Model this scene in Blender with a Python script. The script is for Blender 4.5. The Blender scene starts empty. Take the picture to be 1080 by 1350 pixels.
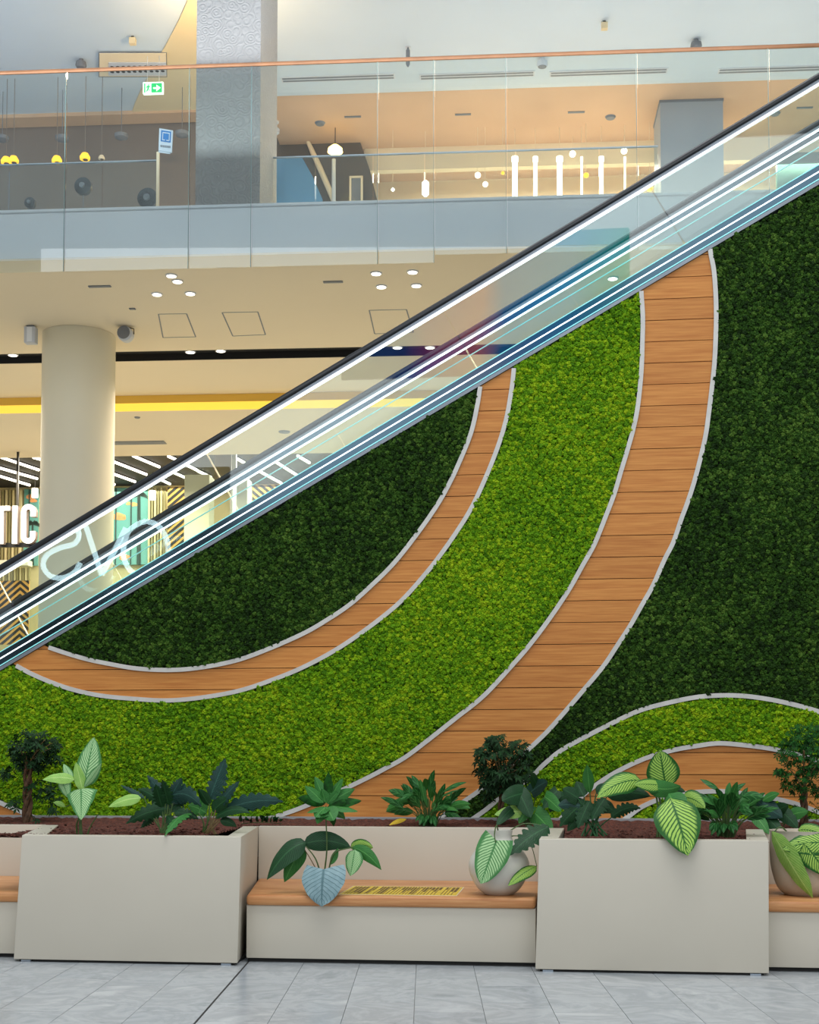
import bpy, bmesh, math, random
from mathutils import Vector, Matrix
from mathutils.geometry import tessellate_polygon
from math import radians as R, sin, cos, tan, pi, atan2, sqrt
random.seed(7)
C = bpy.context.scene.collection
# ------------------------------------------------------------------ camera
F = 1800.0; YC = 1000 - F*tan(R(3)); CH = 1.45; YAW = 6.9
cam = bpy.data.cameras.new('camera'); camo = bpy.data.objects.new('camera', cam); C.objects.link(camo)
cam.sensor_fit = 'VERTICAL'; cam.sensor_height = 24; cam.lens = F/1350*24
cam.shift_y = (YC-675)/1350; cam.clip_end = 200; cam.clip_start = .1
camo.location = (0, 0, CH); camo.rotation_euler = (R(93), 0, R(YAW))
bpy.context.scene.camera = camo
# ------------------------------------------------------------------ light
sc = bpy.context.scene
sc.view_settings.view_transform = 'Standard'; sc.view_settings.look = 'None'
sc.view_settings.gamma = 1; sc.view_settings.use_curve_mapping = False
sc.view_settings.exposure = 0.0
w = bpy.data.worlds.new('world'); sc.world = w; w.use_nodes = True
w.node_tree.nodes['Background'].inputs[0].default_value = (.86, .93, 1.0, 1)
w.node_tree.nodes['Background'].inputs[1].default_value = 0.62

def area(name, loc, rot, sx, sy, power, col, spread=180):
    l = bpy.data.lights.new(name, 'AREA'); l.shape = 'RECTANGLE'; l.size = sx; l.size_y = sy
    l.energy = power; l.color = col; l.spread = R(spread)
    o = bpy.data.objects.new(name, l); C.objects.link(o); o.location = loc; o.rotation_euler = rot
    return o
# atrium skylight high over the hall, in front of the green wall
area('skylight_lamp', (-.5, 5.0, 21), (R(8), 0, 0), 14, 9, 2500, (.97, .98, 1.0))
area('front_fill', (0, -9.5, 12), (R(90), 0, 0), 26, 9, 1900, (.92, .96, 1.0))  # added frontal fill behind the camera to lift fascia and ceilings
area('ceiling_fill', (-6.5, 13.4, 8.3), (R(180), 0, 0), 18, 2.5, 700, (.86, .93, 1.0))  # added upward fill to brighten the upper ceiling, no fitting there
# warm mall lighting under the first floor slab, upper gallery and the shop
area('soffit_lamp', (-4, 21.5, 6.6), (0, 0, 0), 16, 6, 1900, (1, .84, .60))
area('gallery_lamp', (4.0, 19.0, 11.4), (0, 0, 0), 12, 2.0, 340, (1, .80, .56))
area('room_wall_fill', (4.5, 23.6, 11.6), (R(12), 0, R(3)), 14, .8, 800, (1, .88, .70))  # fill added inside the recess to brighten the cream wall
area('shop_lamp', (-5, 28.5, 7.5), (0, 0, 0), 14, 5, 1350, (1, .93, .80))

# ------------------------------------------------------------------ frames and pixel rays
Rc = camo.rotation_euler.to_matrix()
class Fr:
    def __init__(s, deg): s.ax = Vector((cos(R(deg)), sin(R(deg)), 0)); s.ay = Vector((-sin(R(deg)), cos(R(deg)), 0))
    def pt(s, x, y, z): return s.ax*x + s.ay*y + Vector((0, 0, z))
    def at(s, px, py, Y=None, Z=None):
        d = Rc @ Vector(((px-540)/F, (YC-py)/F, -1)); dx, dy, dz = d.dot(s.ax), d.dot(s.ay), d.z
        k = Y/dy if Y is not None else (Z-CH)/dz
        return (dx*k, dy*k, CH+dz*k)
W = Fr(0); B = Fr(3.1); G = Fr(6.2)

# ------------------------------------------------------------------ materials
def lin(c):
    r = []
    for v in c:
        v /= 255
        r.append(v/12.92 if v <= .04045 else ((v+.055)/1.055)**2.4)
    return (*r, 1)
class NT:
    def __init__(s, name):
        s.m = bpy.data.materials.new(name); s.m.use_nodes = True; s.t = s.m.node_tree; s.n = s.t.nodes; s.p = s.n['Principled BSDF']; s.out = s.n['Material Output']
    def add(s, typ, ins=None, **kw):
        n = s.n.new(typ)
        for k, v in kw.items(): setattr(n, k, v)
        for k, v in (ins or {}).items():
            if isinstance(v, bpy.types.NodeSocket): s.t.links.new(v, n.inputs[k])
            else: n.inputs[k].default_value = v
        return n
    def link(s, a, b): s.t.links.new(a, b)
    def math(s, op, a, b=0.0, c=None):
        ins = {0: a, 1: b}
        if c is not None: ins[2] = c
        return s.add('ShaderNodeMath', ins, operation=op).outputs[0]
    def mix(s, f, a, b, blend='MIX'):
        n = s.add('ShaderNodeMix', None, data_type='RGBA', blend_type=blend)
        for i, v in ((0, f), (6, a), (7, b)):
            if isinstance(v, bpy.types.NodeSocket): s.link(v, n.inputs[i])
            else: n.inputs[i].default_value = v
        return n.outputs[2]
    def noise(s, vec, scale, detail=3, rough=.5): 
        n = s.add('ShaderNodeTexNoise', {'Scale': scale, 'Detail': detail, 'Roughness': rough})
        if vec is not None: s.link(vec, n.inputs['Vector'])
        return n.outputs[0]
    def ramp(s, f, stops):
        n = s.add('ShaderNodeValToRGB', {0: f}); e = n.color_ramp.elements
        while len(e) < len(stops): e.new(.5)
        for i, (p, c) in enumerate(stops): e[i].position = p; e[i].color = c
        return n.outputs[0]
    def bump(s, h, strength=.3, dist=.01):
        b = s.add('ShaderNodeBump', {'Height': h, 'Strength': strength, 'Distance': dist}); s.link(b.outputs[0], s.p.inputs['Normal'])
    def pos(s, scale=(1, 1, 1)):
        g = s.add('ShaderNodeNewGeometry'); m = s.add('ShaderNodeMapping', {0: g.outputs['Position']}); m.inputs['Scale'].default_value = scale
        return m.outputs[0]
def mat(name, col, rough=.5, metal=0, var=.06, vs=3.0, emit=None, es=0, spec=.5, coat=0):
    n = NT(name); c = lin(col)
    if var:
        f = n.noise(n.pos(), vs, 3)
        d = tuple(max(0, v*(1-var*2)) for v in c[:3])+(1,); b = tuple(min(1, v*(1+var)) for v in c[:3])+(1,)
        n.link(n.ramp(f, [(.3, d), (.7, b)]), n.p.inputs['Base Color'])
    else: n.p.inputs['Base Color'].default_value = c
    n.p.inputs['Roughness'].default_value = rough; n.p.inputs['Metallic'].default_value = metal
    n.p.inputs['Specular IOR Level'].default_value = spec; n.p.inputs['Coat Weight'].default_value = coat
    if emit: n.p.inputs['Emission Color'].default_value = lin(emit); n.p.inputs['Emission Strength'].default_value = es
    return n.m
def glass(name, tint, refl=1.0):
    n = NT(name); n.n.remove(n.p)
    tr = n.add('ShaderNodeBsdfTransparent', {0: (*tint, 1)}); gl = n.add('ShaderNodeBsdfGlossy', {'Roughness': .01})
    fr = n.add('ShaderNodeFresnel', {0: 1.5}); f = n.math('MULTIPLY', fr.outputs[0], refl)
    mx = n.add('ShaderNodeMixShader', {0: f, 1: tr.outputs[0], 2: gl.outputs[0]}); n.link(mx.outputs[0], n.out.inputs[0])
    return n.m
M = {}
M['cream_box'] = mat('cream_lacquer', (198, 190, 173), .42, var=.015, vs=1.2)
M['wall_dark'] = mat('backing_board', (40, 36, 30), .9)
M['edging'] = mat('pale_edging', (196, 194, 187), .45, var=.05, vs=8)
M['kerb'] = mat('kerb_grey', (150, 150, 150), .5)
M['black'] = mat('black_rubber', (22, 24, 27), .32, var=.02)
M['dark'] = mat('dark_paint', (34, 32, 30), .7)
M['alu'] = mat('aluminium', (175, 185, 195), .3, 1, .04, 2)
M['profile'] = mat('rail_steel', (128, 134, 140), .45, .6)
M['skirt'] = mat('polished_steel', (62, 80, 90), .14, 1, .03, 2)
M['led'] = mat('led_white', (255, 255, 255), .4, emit=(240, 247, 255), es=3.2, var=0)
M['glint_thin'] = mat('glint_glow', (150, 235, 235), .2, emit=(150, 235, 235), es=.3, var=0)  # faint emission paints cyan glints on edges and glass, not lamps
M['glass_esc'] = glass('escalator_glass', (.90, .965, .95), 1.25)
M['glass_far'] = glass('escalator_glass_far_side', (.92, .97, .96), .35)
M['glass_par'] = glass('parapet_glass', (.93, .965, .96), 1.2)
M['glass_edge'] = mat('glass_edge', (110, 140, 138), .3, var=0)
M['rail_wood'] = mat('rail_wood', (150, 102, 66), .4, var=.08, vs=5)
M['soffit'] = mat('soffit_cream', (238, 222, 192), .85, var=.012, vs=.6)
M['white'] = mat('white_paint', (204, 216, 226), .7, var=.015, vs=.8)
M['fascia'] = mat('fascia_white', (236, 238, 242), .35, var=.02, vs=.6)
M['pillar_grey'] = mat('pillar_grey', (158, 166, 174), .6, var=.02)
M['peach'] = mat('peach_ceiling', (214, 176, 142), .8, var=.05, vs=.9)
M['cream_up'] = mat('cream_panel', (226, 206, 166), .8, var=.015, vs=.8)
M['room'] = mat('room_taupe', (126, 114, 104), .8, var=.06, vs=.8)
M['room_dark'] = mat('room_dark_taupe', (96, 84, 70), .7, var=.12, vs=.6)
M['cream_wall'] = mat('cream_wall', (240, 220, 186), .75, var=.03, vs=.8)
M['column'] = mat('column_cream', (226, 216, 188), .55, var=.015, vs=.6)
M['blue'] = mat('blue_panel', (96, 158, 206), .4, var=.05, vs=1)
M['teal_reflection'] = mat('green_reflection', (30, 84, 74), .4, var=.1, vs=1)
M['grey_dev'] = mat('grey_device', (120, 122, 126), .6, var=.05)
M['white_dev'] = mat('white_device', (205, 208, 214), .5, var=.03)
M['slot'] = mat('slot_grey', (120, 125, 132), .6, var=.03)
M['lamp_w'] = mat('lamp_warm_white', (255, 250, 240), .5, emit=(255, 246, 228), es=3.5, var=0)
M['lamp_y'] = mat('lamp_yellow', (255, 210, 60), .5, emit=(255, 190, 40), es=1.3, var=0)
M['cove'] = mat('cove_yellow', (255, 224, 100), .5, emit=(255, 214, 70), es=.7, var=0)
M['cove_falloff'] = mat('cove_glow_falloff', (235, 190, 80), .7, var=0)  # darker yellow paints the cove glow fading upward
M['tube'] = mat('tube_warm', (255, 245, 225), .5, emit=(255, 240, 210), es=2.6, var=0)
M['sign_w'] = mat('sign_letter_face', (255, 255, 255), .5, emit=(255, 255, 255), es=.75, var=0)
M['sign_side'] = mat('sign_letter_side', (120, 105, 100), .5)
M['ovs'] = mat('neon_white', (240, 250, 255), .4, emit=(205, 235, 245), es=8, var=0)
M['green'] = mat('exit_green', (0, 165, 90), .5, emit=(0, 190, 100), es=.9, var=0)
M['exit_w'] = mat('exit_white', (240, 250, 240), .5, emit=(235, 255, 240), es=1.2, var=0)
M['sign_blue'] = mat('sign_blue', (30, 120, 190), .5, var=0)
M['bark'] = mat('trunk_bark', (92, 66, 44), .9, var=.25, vs=30)
M['stem'] = mat('green_stem', (70, 96, 44), .6, var=.15, vs=20)
M['stem_brown'] = mat('brown_stem', (110, 92, 56), .7, var=.2, vs=20)
M['pot_blue'] = mat('slate_blue_glaze', (112, 134, 142), .38, var=.16, vs=18)
M['pot_beige'] = mat('stone_glaze', (206, 202, 190), .45, var=.05, vs=6)
M['pot_tan'] = mat('taupe_glaze', (192, 180, 162), .5, var=.06, vs=6)
M['tape_y'] = mat('tape_yellow', (214, 180, 50), .5, var=.08, vs=20)
M['tape_w'] = mat('tape_white', (215, 208, 180), .5)
M['tape_ink'] = mat('tape_ink', (104, 74, 26), .6)
M['curtain'] = mat('curtain_cream', (214, 200, 150), .8, var=.05)
M['slat'] = mat('slat_olive', (150, 140, 96), .7, var=.1)
M['chev_y'] = mat('chevron_wood', (222, 170, 84), .6, var=.05)
M['shop_white'] = mat('shop_column', (240, 236, 212), .6, var=.02)
M['shop_brown'] = mat('shop_brown', (150, 134, 100), .6)
M['cloud'] = mat('poster_cloud', (236, 168, 108), .8, var=.1, vs=4)
M['palm'] = mat('poster_palm', (52, 70, 62), .8)

def wood(name, a, b, rough=.5):
    n = NT(name); oi = n.add('ShaderNodeObjectInfo'); tc = n.add('ShaderNodeNewGeometry')
    mp = n.add('ShaderNodeMapping', {0: tc.outputs['Position']}); mp.inputs['Scale'].default_value = (1.1, 3, 26)
    off = n.add('ShaderNodeCombineXYZ', {0: n.math('MULTIPLY', oi.outputs['Random'], 40.0), 2: n.math('MULTIPLY', oi.outputs['Random'], 9.0)})
    n.link(off.outputs[0], mp.inputs['Location'])
    g1 = n.noise(mp.outputs[0], 2.2, 5, .6)
    mp2 = n.add('ShaderNodeMapping', {0: tc.outputs['Position']}); mp2.inputs['Scale'].default_value = (4, 8, 160)
    g2 = n.noise(mp2.outputs[0], 1.5, 2)
    base = n.ramp(g1, [(.3, lin(a)), (.68, lin(b))])
    fine = n.ramp(g2, [(.3, (.92, .90, .88, 1)), (.6, (1, 1, 1, 1))])
    c = n.mix(1.0, base, fine, 'MULTIPLY')
    tint = n.ramp(oi.outputs['Random'], [(0, (.88, .86, .84, 1)), (1, (1.0, 1.0, 1.0, 1))])
    n.link(n.mix(1.0, c, tint, 'MULTIPLY'), n.p.inputs['Base Color']); n.p.inputs['Roughness'].default_value = rough
    n.p.inputs['Specular IOR Level'].default_value = .3
    n.bump(g2, .15, .002)
    return n.m
M['plank'] = wood('cedar_plank', (184, 114, 50), (210, 144, 72))
M['seat'] = wood('seat_timber', (184, 122, 74), (212, 156, 104), .42)

def marble():
    n = NT('marble_tile'); oi = n.add('ShaderNodeObjectInfo'); g = n.add('ShaderNodeNewGeometry')
    off = n.add('ShaderNodeCombineXYZ', {0: n.math('MULTIPLY', oi.outputs['Random'], 70.0), 1: n.math('MULTIPLY', oi.outputs['Random'], 31.0)})
    v = n.add('ShaderNodeVectorMath', {0: g.outputs['Position'], 1: off.outputs[0]}, operation='ADD').outputs[0]
    d = n.add('ShaderNodeTexNoise', {'Vector': v, 'Scale': 2.2, 'Detail': 6.0, 'Roughness': .62, 'Distortion': .6}).outputs[0]
    vein = n.ramp(d, [(.32, (.30, .325, .34, 1)), (.45, (.47, .49, .50, 1)), (.53, (.38, .40, .41, 1)), (.66, (.54, .555, .56, 1))])
    tint = n.ramp(oi.outputs['Random'], [(0, (.86, .88, .90, 1)), (.5, (.97, .97, .97, 1)), (1, (.91, .92, .93, 1))])
    n.link(n.mix(1.0, vein, tint, 'MULTIPLY'), n.p.inputs['Base Color']); n.p.inputs['Roughness'].default_value = .22
    return n.m
M['marble'] = marble()
def pillar_tex():
    n = NT('pillar_relief'); v = n.pos((3.2, 3.2, 3.2))
    vo = n.add('ShaderNodeTexVoronoi', {'Vector': v, 'Scale': 2.6})
    wv = n.math('SINE', n.math('MULTIPLY', vo.outputs['Distance'], 26.0))
    n.p.inputs['Base Color'].default_value = lin((158, 155, 152)); n.p.inputs['Roughness'].default_value = .5
    n.bump(wv, .45, .008); return n.m
M['relief'] = pillar_tex()
def moss_mat(name, cols):
    n = NT(name); oi = n.add('ShaderNodeObjectInfo')
    big = n.noise(n.pos(), 1.6, 4, .6); f = n.math('ADD', n.math('MULTIPLY', oi.outputs['Random'], .5), n.math('MULTIPLY', big, .55))
    sm = n.noise(n.pos(), 60, 2); f2 = n.math('ADD', f, n.math('MULTIPLY', n.math('SUBTRACT', sm, .5), .5))
    k = len(cols); n.link(n.ramp(f2, [(.22+.6*i/(k-1), lin(c)) for i, c in enumerate(cols)]), n.p.inputs['Base Color'])
    n.p.inputs['Roughness'].default_value = .85; n.p.inputs['Specular IOR Level'].default_value = .15
    return n.m
M['moss_light'] = moss_mat('light_moss', [(60, 104, 8), (88, 134, 10), (112, 152, 12), (146, 170, 20)])
M['moss_dark'] = moss_mat('dark_moss', [(18, 36, 8), (30, 56, 12), (44, 76, 18), (76, 104, 36)])
M['mb_light'] = mat('moss_backing_light', (44, 70, 6), .95); M['mb_dark'] = mat('moss_backing_dark', (9, 20, 6), .95)

def leaf_mat(name, edge, inner, vein, k=15, pale=0.0, gloss=.38, mode='plain'):
    n = NT(name); uv = n.add('ShaderNodeUVMap'); s = n.add('ShaderNodeSeparateXYZ', {0: uv.outputs[0]})
    u = n.math('ABSOLUTE', n.math('MULTIPLY', n.math('SUBTRACT', s.outputs[0], .5), 2.0)); v = s.outputs[1]
    nz = n.noise(n.pos(), 22, 3)
    ph = n.math('ADD', n.math('MULTIPLY', n.math('SUBTRACT', v, n.math('MULTIPLY', u, .32)), float(k)), n.math('MULTIPLY', nz, .6))
    st = n.math('ABSOLUTE', n.math('SUBTRACT', n.math('FRACT', ph), .5))            # 0 at vein .. .5
    mid = n.add('ShaderNodeMapRange', {0: u, 1: .02, 2: .09}).outputs[0]
    if mode == 'var':       # pale stripes between dark veins, dark border
        strp = n.add('ShaderNodeMapRange', {0: st, 1: .10, 2: .26}).outputs[0]
        ed = n.add('ShaderNodeMapRange', {0: n.math('ADD', u, n.math('MULTIPLY', nz, .25)), 1: .98, 2: .80}).outputs[0]
        f = n.math('MULTIPLY', n.math('MULTIPLY', strp, ed), mid)
        c = n.mix(f, lin(edge), lin(inner))
        n.bump(st, .3, .004)
    else:
        strp = n.add('ShaderNodeMapRange', {0: st, 1: .03, 2: .12}).outputs[0]
        f = n.math('MULTIPLY', strp, mid)
        body = n.mix(nz, lin(edge), lin(inner)); c = n.mix(f, lin(vein), body)
        n.bump(st, .35, .004)
    n.link(c, n.p.inputs['Base Color']); n.p.inputs['Roughness'].default_value = gloss+.1; n.p.inputs['Specular IOR Level'].default_value = .25
    return n.m
M['lf_var'] = leaf_mat('variegated_leaf', (28, 86, 24), (156, 192, 84), (30, 80, 30), 13, mode='var')
M['lf_varpale'] = leaf_mat('pale_variegated_leaf', (70, 128, 70), (172, 208, 150), (60, 120, 60), 14, mode='var')
M['lf_dark'] = leaf_mat('dark_leaf', (12, 44, 20), (22, 66, 30), (44, 88, 50))
M['lf_blue'] = leaf_mat('bluish_dark_leaf', (16, 44, 40), (28, 64, 54), (50, 88, 76))
M['lf_mid'] = leaf_mat('mid_green_leaf', (30, 84, 34), (52, 118, 48), (84, 146, 70))
M['lf_lily'] = leaf_mat('lily_leaf', (18, 62, 24), (36, 96, 38), (70, 130, 66), 3)
M['lf_yellow'] = leaf_mat('yellow_leaf', (190, 150, 30), (214, 176, 40), (220, 190, 60))
M['lf_light'] = leaf_mat('light_green_leaf', (96, 150, 60), (150, 190, 90), (176, 206, 120))
M['lf_heart'] = leaf_mat('slate_blue_leaf', (104, 134, 138), (146, 170, 174), (80, 110, 114), 9)
M['lf_tree'] = mat('tree_leaf', (26, 58, 26), .7, var=.4, vs=26, spec=.2)
M['lf_tree2'] = mat('tree_leaf_green', (26, 80, 20), .7, var=.4, vs=26, spec=.2)
def soil_mat():
    n = NT('bark_mulch'); oi = n.noise(n.pos(), 40, 4, .7)
    n.link(n.ramp(oi, [(.3, lin((50, 26, 18))), (.55, lin((92, 48, 34))), (.75, lin((128, 72, 52)))]), n.p.inputs['Base Color'])
    n.p.inputs['Roughness'].default_value = .95; n.bump(oi, .8, .02); return n.m
M['soil'] = soil_mat()
def stripe_mat():
    n = NT('poster_sky'); g = n.add('ShaderNodeNewGeometry'); s = n.add('ShaderNodeSeparateXYZ', {0: g.outputs['Position']})
    f = n.add('ShaderNodeMapRange', {0: s.outputs[2], 1: 4.2, 2: 6.6}).outputs[0]
    n.link(n.ramp(f, [(0, lin((70, 150, 160))), (.35, lin((200, 186, 150))), (.6, lin((120, 180, 168))), (1, lin((96, 160, 150)))]), n.p.inputs['Base Color'])
    return n.m
M['poster'] = stripe_mat()
def screen_mat():
    n = NT('advert_screen'); uv = n.add('ShaderNodeUVMap'); s = n.add('ShaderNodeSeparateXYZ', {0: uv.outputs[0]})
    nz = n.noise(uv.outputs[0], 2.5, 2); f = n.math('ADD', s.outputs[0], n.math('MULTIPLY', n.math('SUBTRACT', nz, .5), .12))
    c = n.ramp(f, [(0, lin((10, 90, 150))), (.22, lin((20, 60, 140))), (.3, lin((150, 60, 130))), (.48, lin((210, 110, 130))), (.56, lin((20, 120, 190))), (.8, lin((40, 160, 210))), (1, lin((20, 190, 170)))])
    n.link(c, n.p.inputs['Emission Color']); n.p.inputs['Emission Strength'].default_value = 2.2; n.link(c, n.p.inputs['Base Color'])
    return n.m
M['screen'] = screen_mat()

# ------------------------------------------------------------------ mesh helpers
class MB:
    def __init__(s): s.v = []; s.f = []; s.uv = []
    def add(s, vs, fs, uvs=None):
        o = len(s.v); s.v += [Vector(p) for p in vs]; s.f += [tuple(i+o for i in f) for f in fs]
        s.uv += (uvs or [(0, 0)]*len(vs)); return s
    def hexa(s, b, t):   # 4 bottom pts, 4 top pts (same winding, ccw from above)
        return s.add(list(b)+list(t), [(3, 2, 1, 0), (4, 5, 6, 7), (0, 1, 5, 4), (1, 2, 6, 5), (2, 3, 7, 6), (3, 0, 4, 7)])
    def box(s, x0, x1, y0, y1, z0, z1, fr=W):
        return s.hexa([fr.pt(x0, y0, z0), fr.pt(x1, y0, z0), fr.pt(x1, y1, z0), fr.pt(x0, y1, z0)], [fr.pt(x0, y0, z1), fr.pt(x1, y0, z1), fr.pt(x1, y1, z1), fr.pt(x0, y1, z1)])
    def prism(s, pts, vec):  # polygon pts extruded along vec
        n = len(pts); vec = Vector(vec)
        return s.add(list(pts)+[Vector(p)+vec for p in pts], [tuple(range(n)), tuple(range(2*n-1, n-1, -1))]+[(i, i+n, (i+1) % n+n, (i+1) % n) for i in range(n)])
    def tube(s, pts, rad, seg=8, closed=False, cap=True):
        pts = [Vector(p) for p in pts]; n = len(pts); rs = rad if isinstance(rad, (list, tuple)) else [rad]*n
        rings = []
        up = None
        for i, p in enumerate(pts):
            a = pts[(i-1) % n] if (closed or i > 0) else p; b = pts[(i+1) % n] if (closed or i < n-1) else p
            t = (b-a).normalized()
            if up is None: up = t.orthogonal().normalized()
            up = (up - t*up.dot(t)).normalized(); sd = t.cross(up)
            rings.append([p+(up*cos(2*pi*k/seg)+sd*sin(2*pi*k/seg))*rs[i] for k in range(seg)])
        vs = [q for r in rings for q in r]; fs = []
        for i in range(n if closed else n-1):
            j = (i+1) % n
            for k in range(seg): fs.append((i*seg+k, i*seg+(k+1) % seg, j*seg+(k+1) % seg, j*seg+k))
        if cap and not closed: fs += [tuple(range(seg-1, -1, -1)), tuple((n-1)*seg+k for k in range(seg))]
        return s.add(vs, fs)
    def lathe(s, prof, c, seg=32, sx=1, sy=1, axis=None):
        vs = []; fs = []; c = Vector(c); n = len(prof)
        for r, z in prof:
            for k in range(seg):
                a = 2*pi*k/seg; q = Vector((r*cos(a)*sx, r*sin(a)*sy, z))
                if axis is not None: q = axis @ q
                vs.append(c+q)
        for i in range(n-1):
            for k in range(seg): fs.append((i*seg+k, i*seg+(k+1) % seg, (i+1)*seg+(k+1) % seg, (i+1)*seg+k))
        fs += [tuple(range(seg-1, -1, -1)), tuple((n-1)*seg+k for k in range(seg))]
        return s.add(vs, fs)
def rootloc(p):
    v = Vector((0, 0, 0))
    while p is not None: v += p.location; p = p.parent
    return v
def mk(name, mb, m, parent=None, smooth=False, label=None, cat=None, group=None, kind=None, bevel=0):
    me = bpy.data.meshes.new(name)
    if parent is not None: loc = rootloc(parent)
    else:
        xs = [v.x for v in mb.v]; ys = [v.y for v in mb.v]; zs = [v.z for v in mb.v]
        loc = Vector(((min(xs)+max(xs))/2, (min(ys)+max(ys))/2, min(zs)))
    me.from_pydata([v-loc for v in mb.v], [], mb.f)
    if any(u != (0, 0) for u in mb.uv):
        l = me.uv_layers.new(name='UVMap')
        for lp in me.loops: l.data[lp.index].uv = mb.uv[lp.vertex_index]
    bm = bmesh.new(); bm.from_mesh(me); bmesh.ops.recalc_face_normals(bm, faces=bm.faces)
    if bevel: bmesh.ops.bevel(bm, geom=[e for e in bm.edges if len(e.link_faces) == 2 and e.calc_face_angle(0) > .6], offset=bevel, segments=3, profile=.5, affect='EDGES')
    bm.to_mesh(me); bm.free()
    me.materials.append(M[m] if isinstance(m, str) else m)
    o = bpy.data.objects.new(name, me); C.objects.link(o)
    if parent is not None: o.parent = parent
    else: o.location = loc
    if smooth or bevel:
        for p in me.polygons: p.use_smooth = True
        if bevel or smooth == 'auto':
            me.set_sharp_from_angle(angle=R(40))
    for k, v in (('label', label), ('category', cat), ('group', group), ('kind', kind)):
        if v: o[k] = v
    return o
def thing(name, label, cat, loc, group=None):
    o = bpy.data.objects.new(name, None); C.objects.link(o); o.location = loc; o.empty_display_size = .1
    o['label'] = label; o['category'] = cat
    if group: o['group'] = group
    return o
def struct(name, mb, m, parent=None, **kw): return mk(name, mb, m, parent, kind=None if parent else 'structure', **kw)
def P(fr, px, py, **k): return fr.pt(*fr.at(px, py, **k))

def crom(pts, n=6):
    out = []
    for i in range(len(pts)-1):
        p0 = pts[max(i-1, 0)]; p1 = pts[i]; p2 = pts[i+1]; p3 = pts[min(i+2, len(pts)-1)]
        for k in range(n):
            t = k/n
            out.append(tuple(.5*((2*p1[j])+(-p0[j]+p2[j])*t+(2*p0[j]-5*p1[j]+4*p2[j]-p3[j])*t*t+(-p0[j]+3*p1[j]-3*p2[j]+p3[j])*t**3) for j in range(len(p1))))
    out.append(tuple(pts[-1])); return out

# ------------------------------------------------------------------ main distances
YW = 11.8                                              # face of the green wall
y_l = W.at(165, 1270.5, Z=0)[1]; y_r = W.at(860, 1284, Z=0)[1]
YB = (y_l+y_r)/2                                       # fronts of the planter boxes
print('box front Y', y_l, y_r)

# ------------------------------------------------------------------ floor
fb = MB(); fb.box(-18, 16, -9, 36, -.3, -.012)
floor = struct('floor', fb, mat('floor_screed', (150, 154, 156), .35))
TW, TD = .40, .60
ji = G.at(291, 1310, Z=0)[0]
nt = 0
for r in range(-2, 6):
    y0 = 6.4+r*TD
    for c in range(-13, 13):
        x0 = ji+c*TW
        xo = 0
        yy = y0+(TD/2 if c % 2 else 0)
        if nt >= 300: break
        m = MB(); m.box(x0+.0016, x0+TW-.0016, yy+.0016, yy+TD-.0016, -.02, random.uniform(-.0006, 0), G)
        mk('tile', m, 'marble', floor); nt += 1
m = MB(); m.box(ji-.006, ji+.006, 5.0, 11, -.02, .0008, G)
struct('trim_1', m, 'dark')

# ------------------------------------------------------------------ green wall
def wx(px, py): p = W.at(px, py, Y=YW); return (p[0], p[2])
E0 = wx(0, 886); E1 = wx(1080, 245)
ea = atan2(E1[1]-E0[1], E1[0]-E0[0]); ed = Vector((cos(ea), 0, sin(ea))); en = Vector((-sin(ea), 0, cos(ea)))
Eo = Vector((E0[0], 0, E0[1]))
print('escalator angle', math.degrees(ea))
ZK = wx(540, 1077)[1]                                    # top line of the low kerb
def esc_n(x, z): return (x-Eo.x)*en.x+(z-Eo.z)*en.z     # distance above the escalator's lower edge
C1 = [(640, 470), (633.7, 511.5), (630, 535.6), (622.6, 569), (611.5, 598.5), (594.8, 635.6), (576, 669), (550, 706), (520.7, 743), (491, 772.6), (461.5, 798.5), (428, 820.7), (400, 836.5), (355.6, 856), (315, 870.7), (270, 880), (229.6, 883.7), (185, 882), (148, 876), (111, 868), (66.7, 854), (20, 835)]
C2 = [(682, 430), (678, 487.4), (674, 520.7), (667, 557.8), (654, 598.5), (635.6, 643), (617, 680), (587.4, 724.4), (561.5, 757.8), (528, 794.8), (487, 828), (443, 857.8), (398, 881.5), (355.6, 898.5), (314.8, 911.5), (266.7, 920), (222, 923.7), (177.8, 921.5), (133, 917), (92.6, 907.8), (55.6, 894), (24, 878), (-40, 840)]
C3 = [(843, 330), (845.3, 386), (847.3, 418.6), (846.8, 454), (845.3, 492.7), (840.8, 537), (834.9, 566.8), (827.5, 593.5), (818.6, 623), (809.7, 652.8), (797, 686), (783.8, 718.5), (769, 745), (754, 772), (739, 795.6), (718.5, 825), (697.8, 852), (678, 875), (639, 917), (602, 946.7), (565, 976), (535, 998.5), (509, 1013), (491, 1022.6), (457.4, 1039), (424, 1054), (387, 1069), (345, 1082)]
C4 = [(932, 290), (935.7, 331), (940.7, 359), (943, 389), (943.7, 418.6), (943, 448), (941.6, 478), (938.7, 507.5), (934, 546), (929.8, 575.7), (922.4, 608), (913.5, 641), (904.6, 667.6), (898, 685), (887.5, 715.6), (875.7, 739), (861, 772), (846, 798.6), (831, 825), (813.4, 852), (795.6, 878.6), (772, 907), (748, 935), (724.5, 961.6), (703.7, 982), (675, 1008), (645, 1033), (610, 1058), (575, 1082)]
C5 = [(617, 1084), (640, 1068), (660, 1052), (698.5, 1026), (717, 1008), (739, 990), (769, 973), (806, 954), (843, 937), (884, 926), (921, 919), (958, 917), (991, 919), (1032, 926), (1080, 939), (1130, 960), (1180, 990)]
C6 = [(735, 1084), (763, 1054), (780, 1039), (810, 1019), (850, 1000), (887, 989), (921, 983), (947, 980), (976, 982), (1006, 985.6), (1034, 991), (1080, 1004), (1130, 1030), (1180, 1064)]
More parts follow.
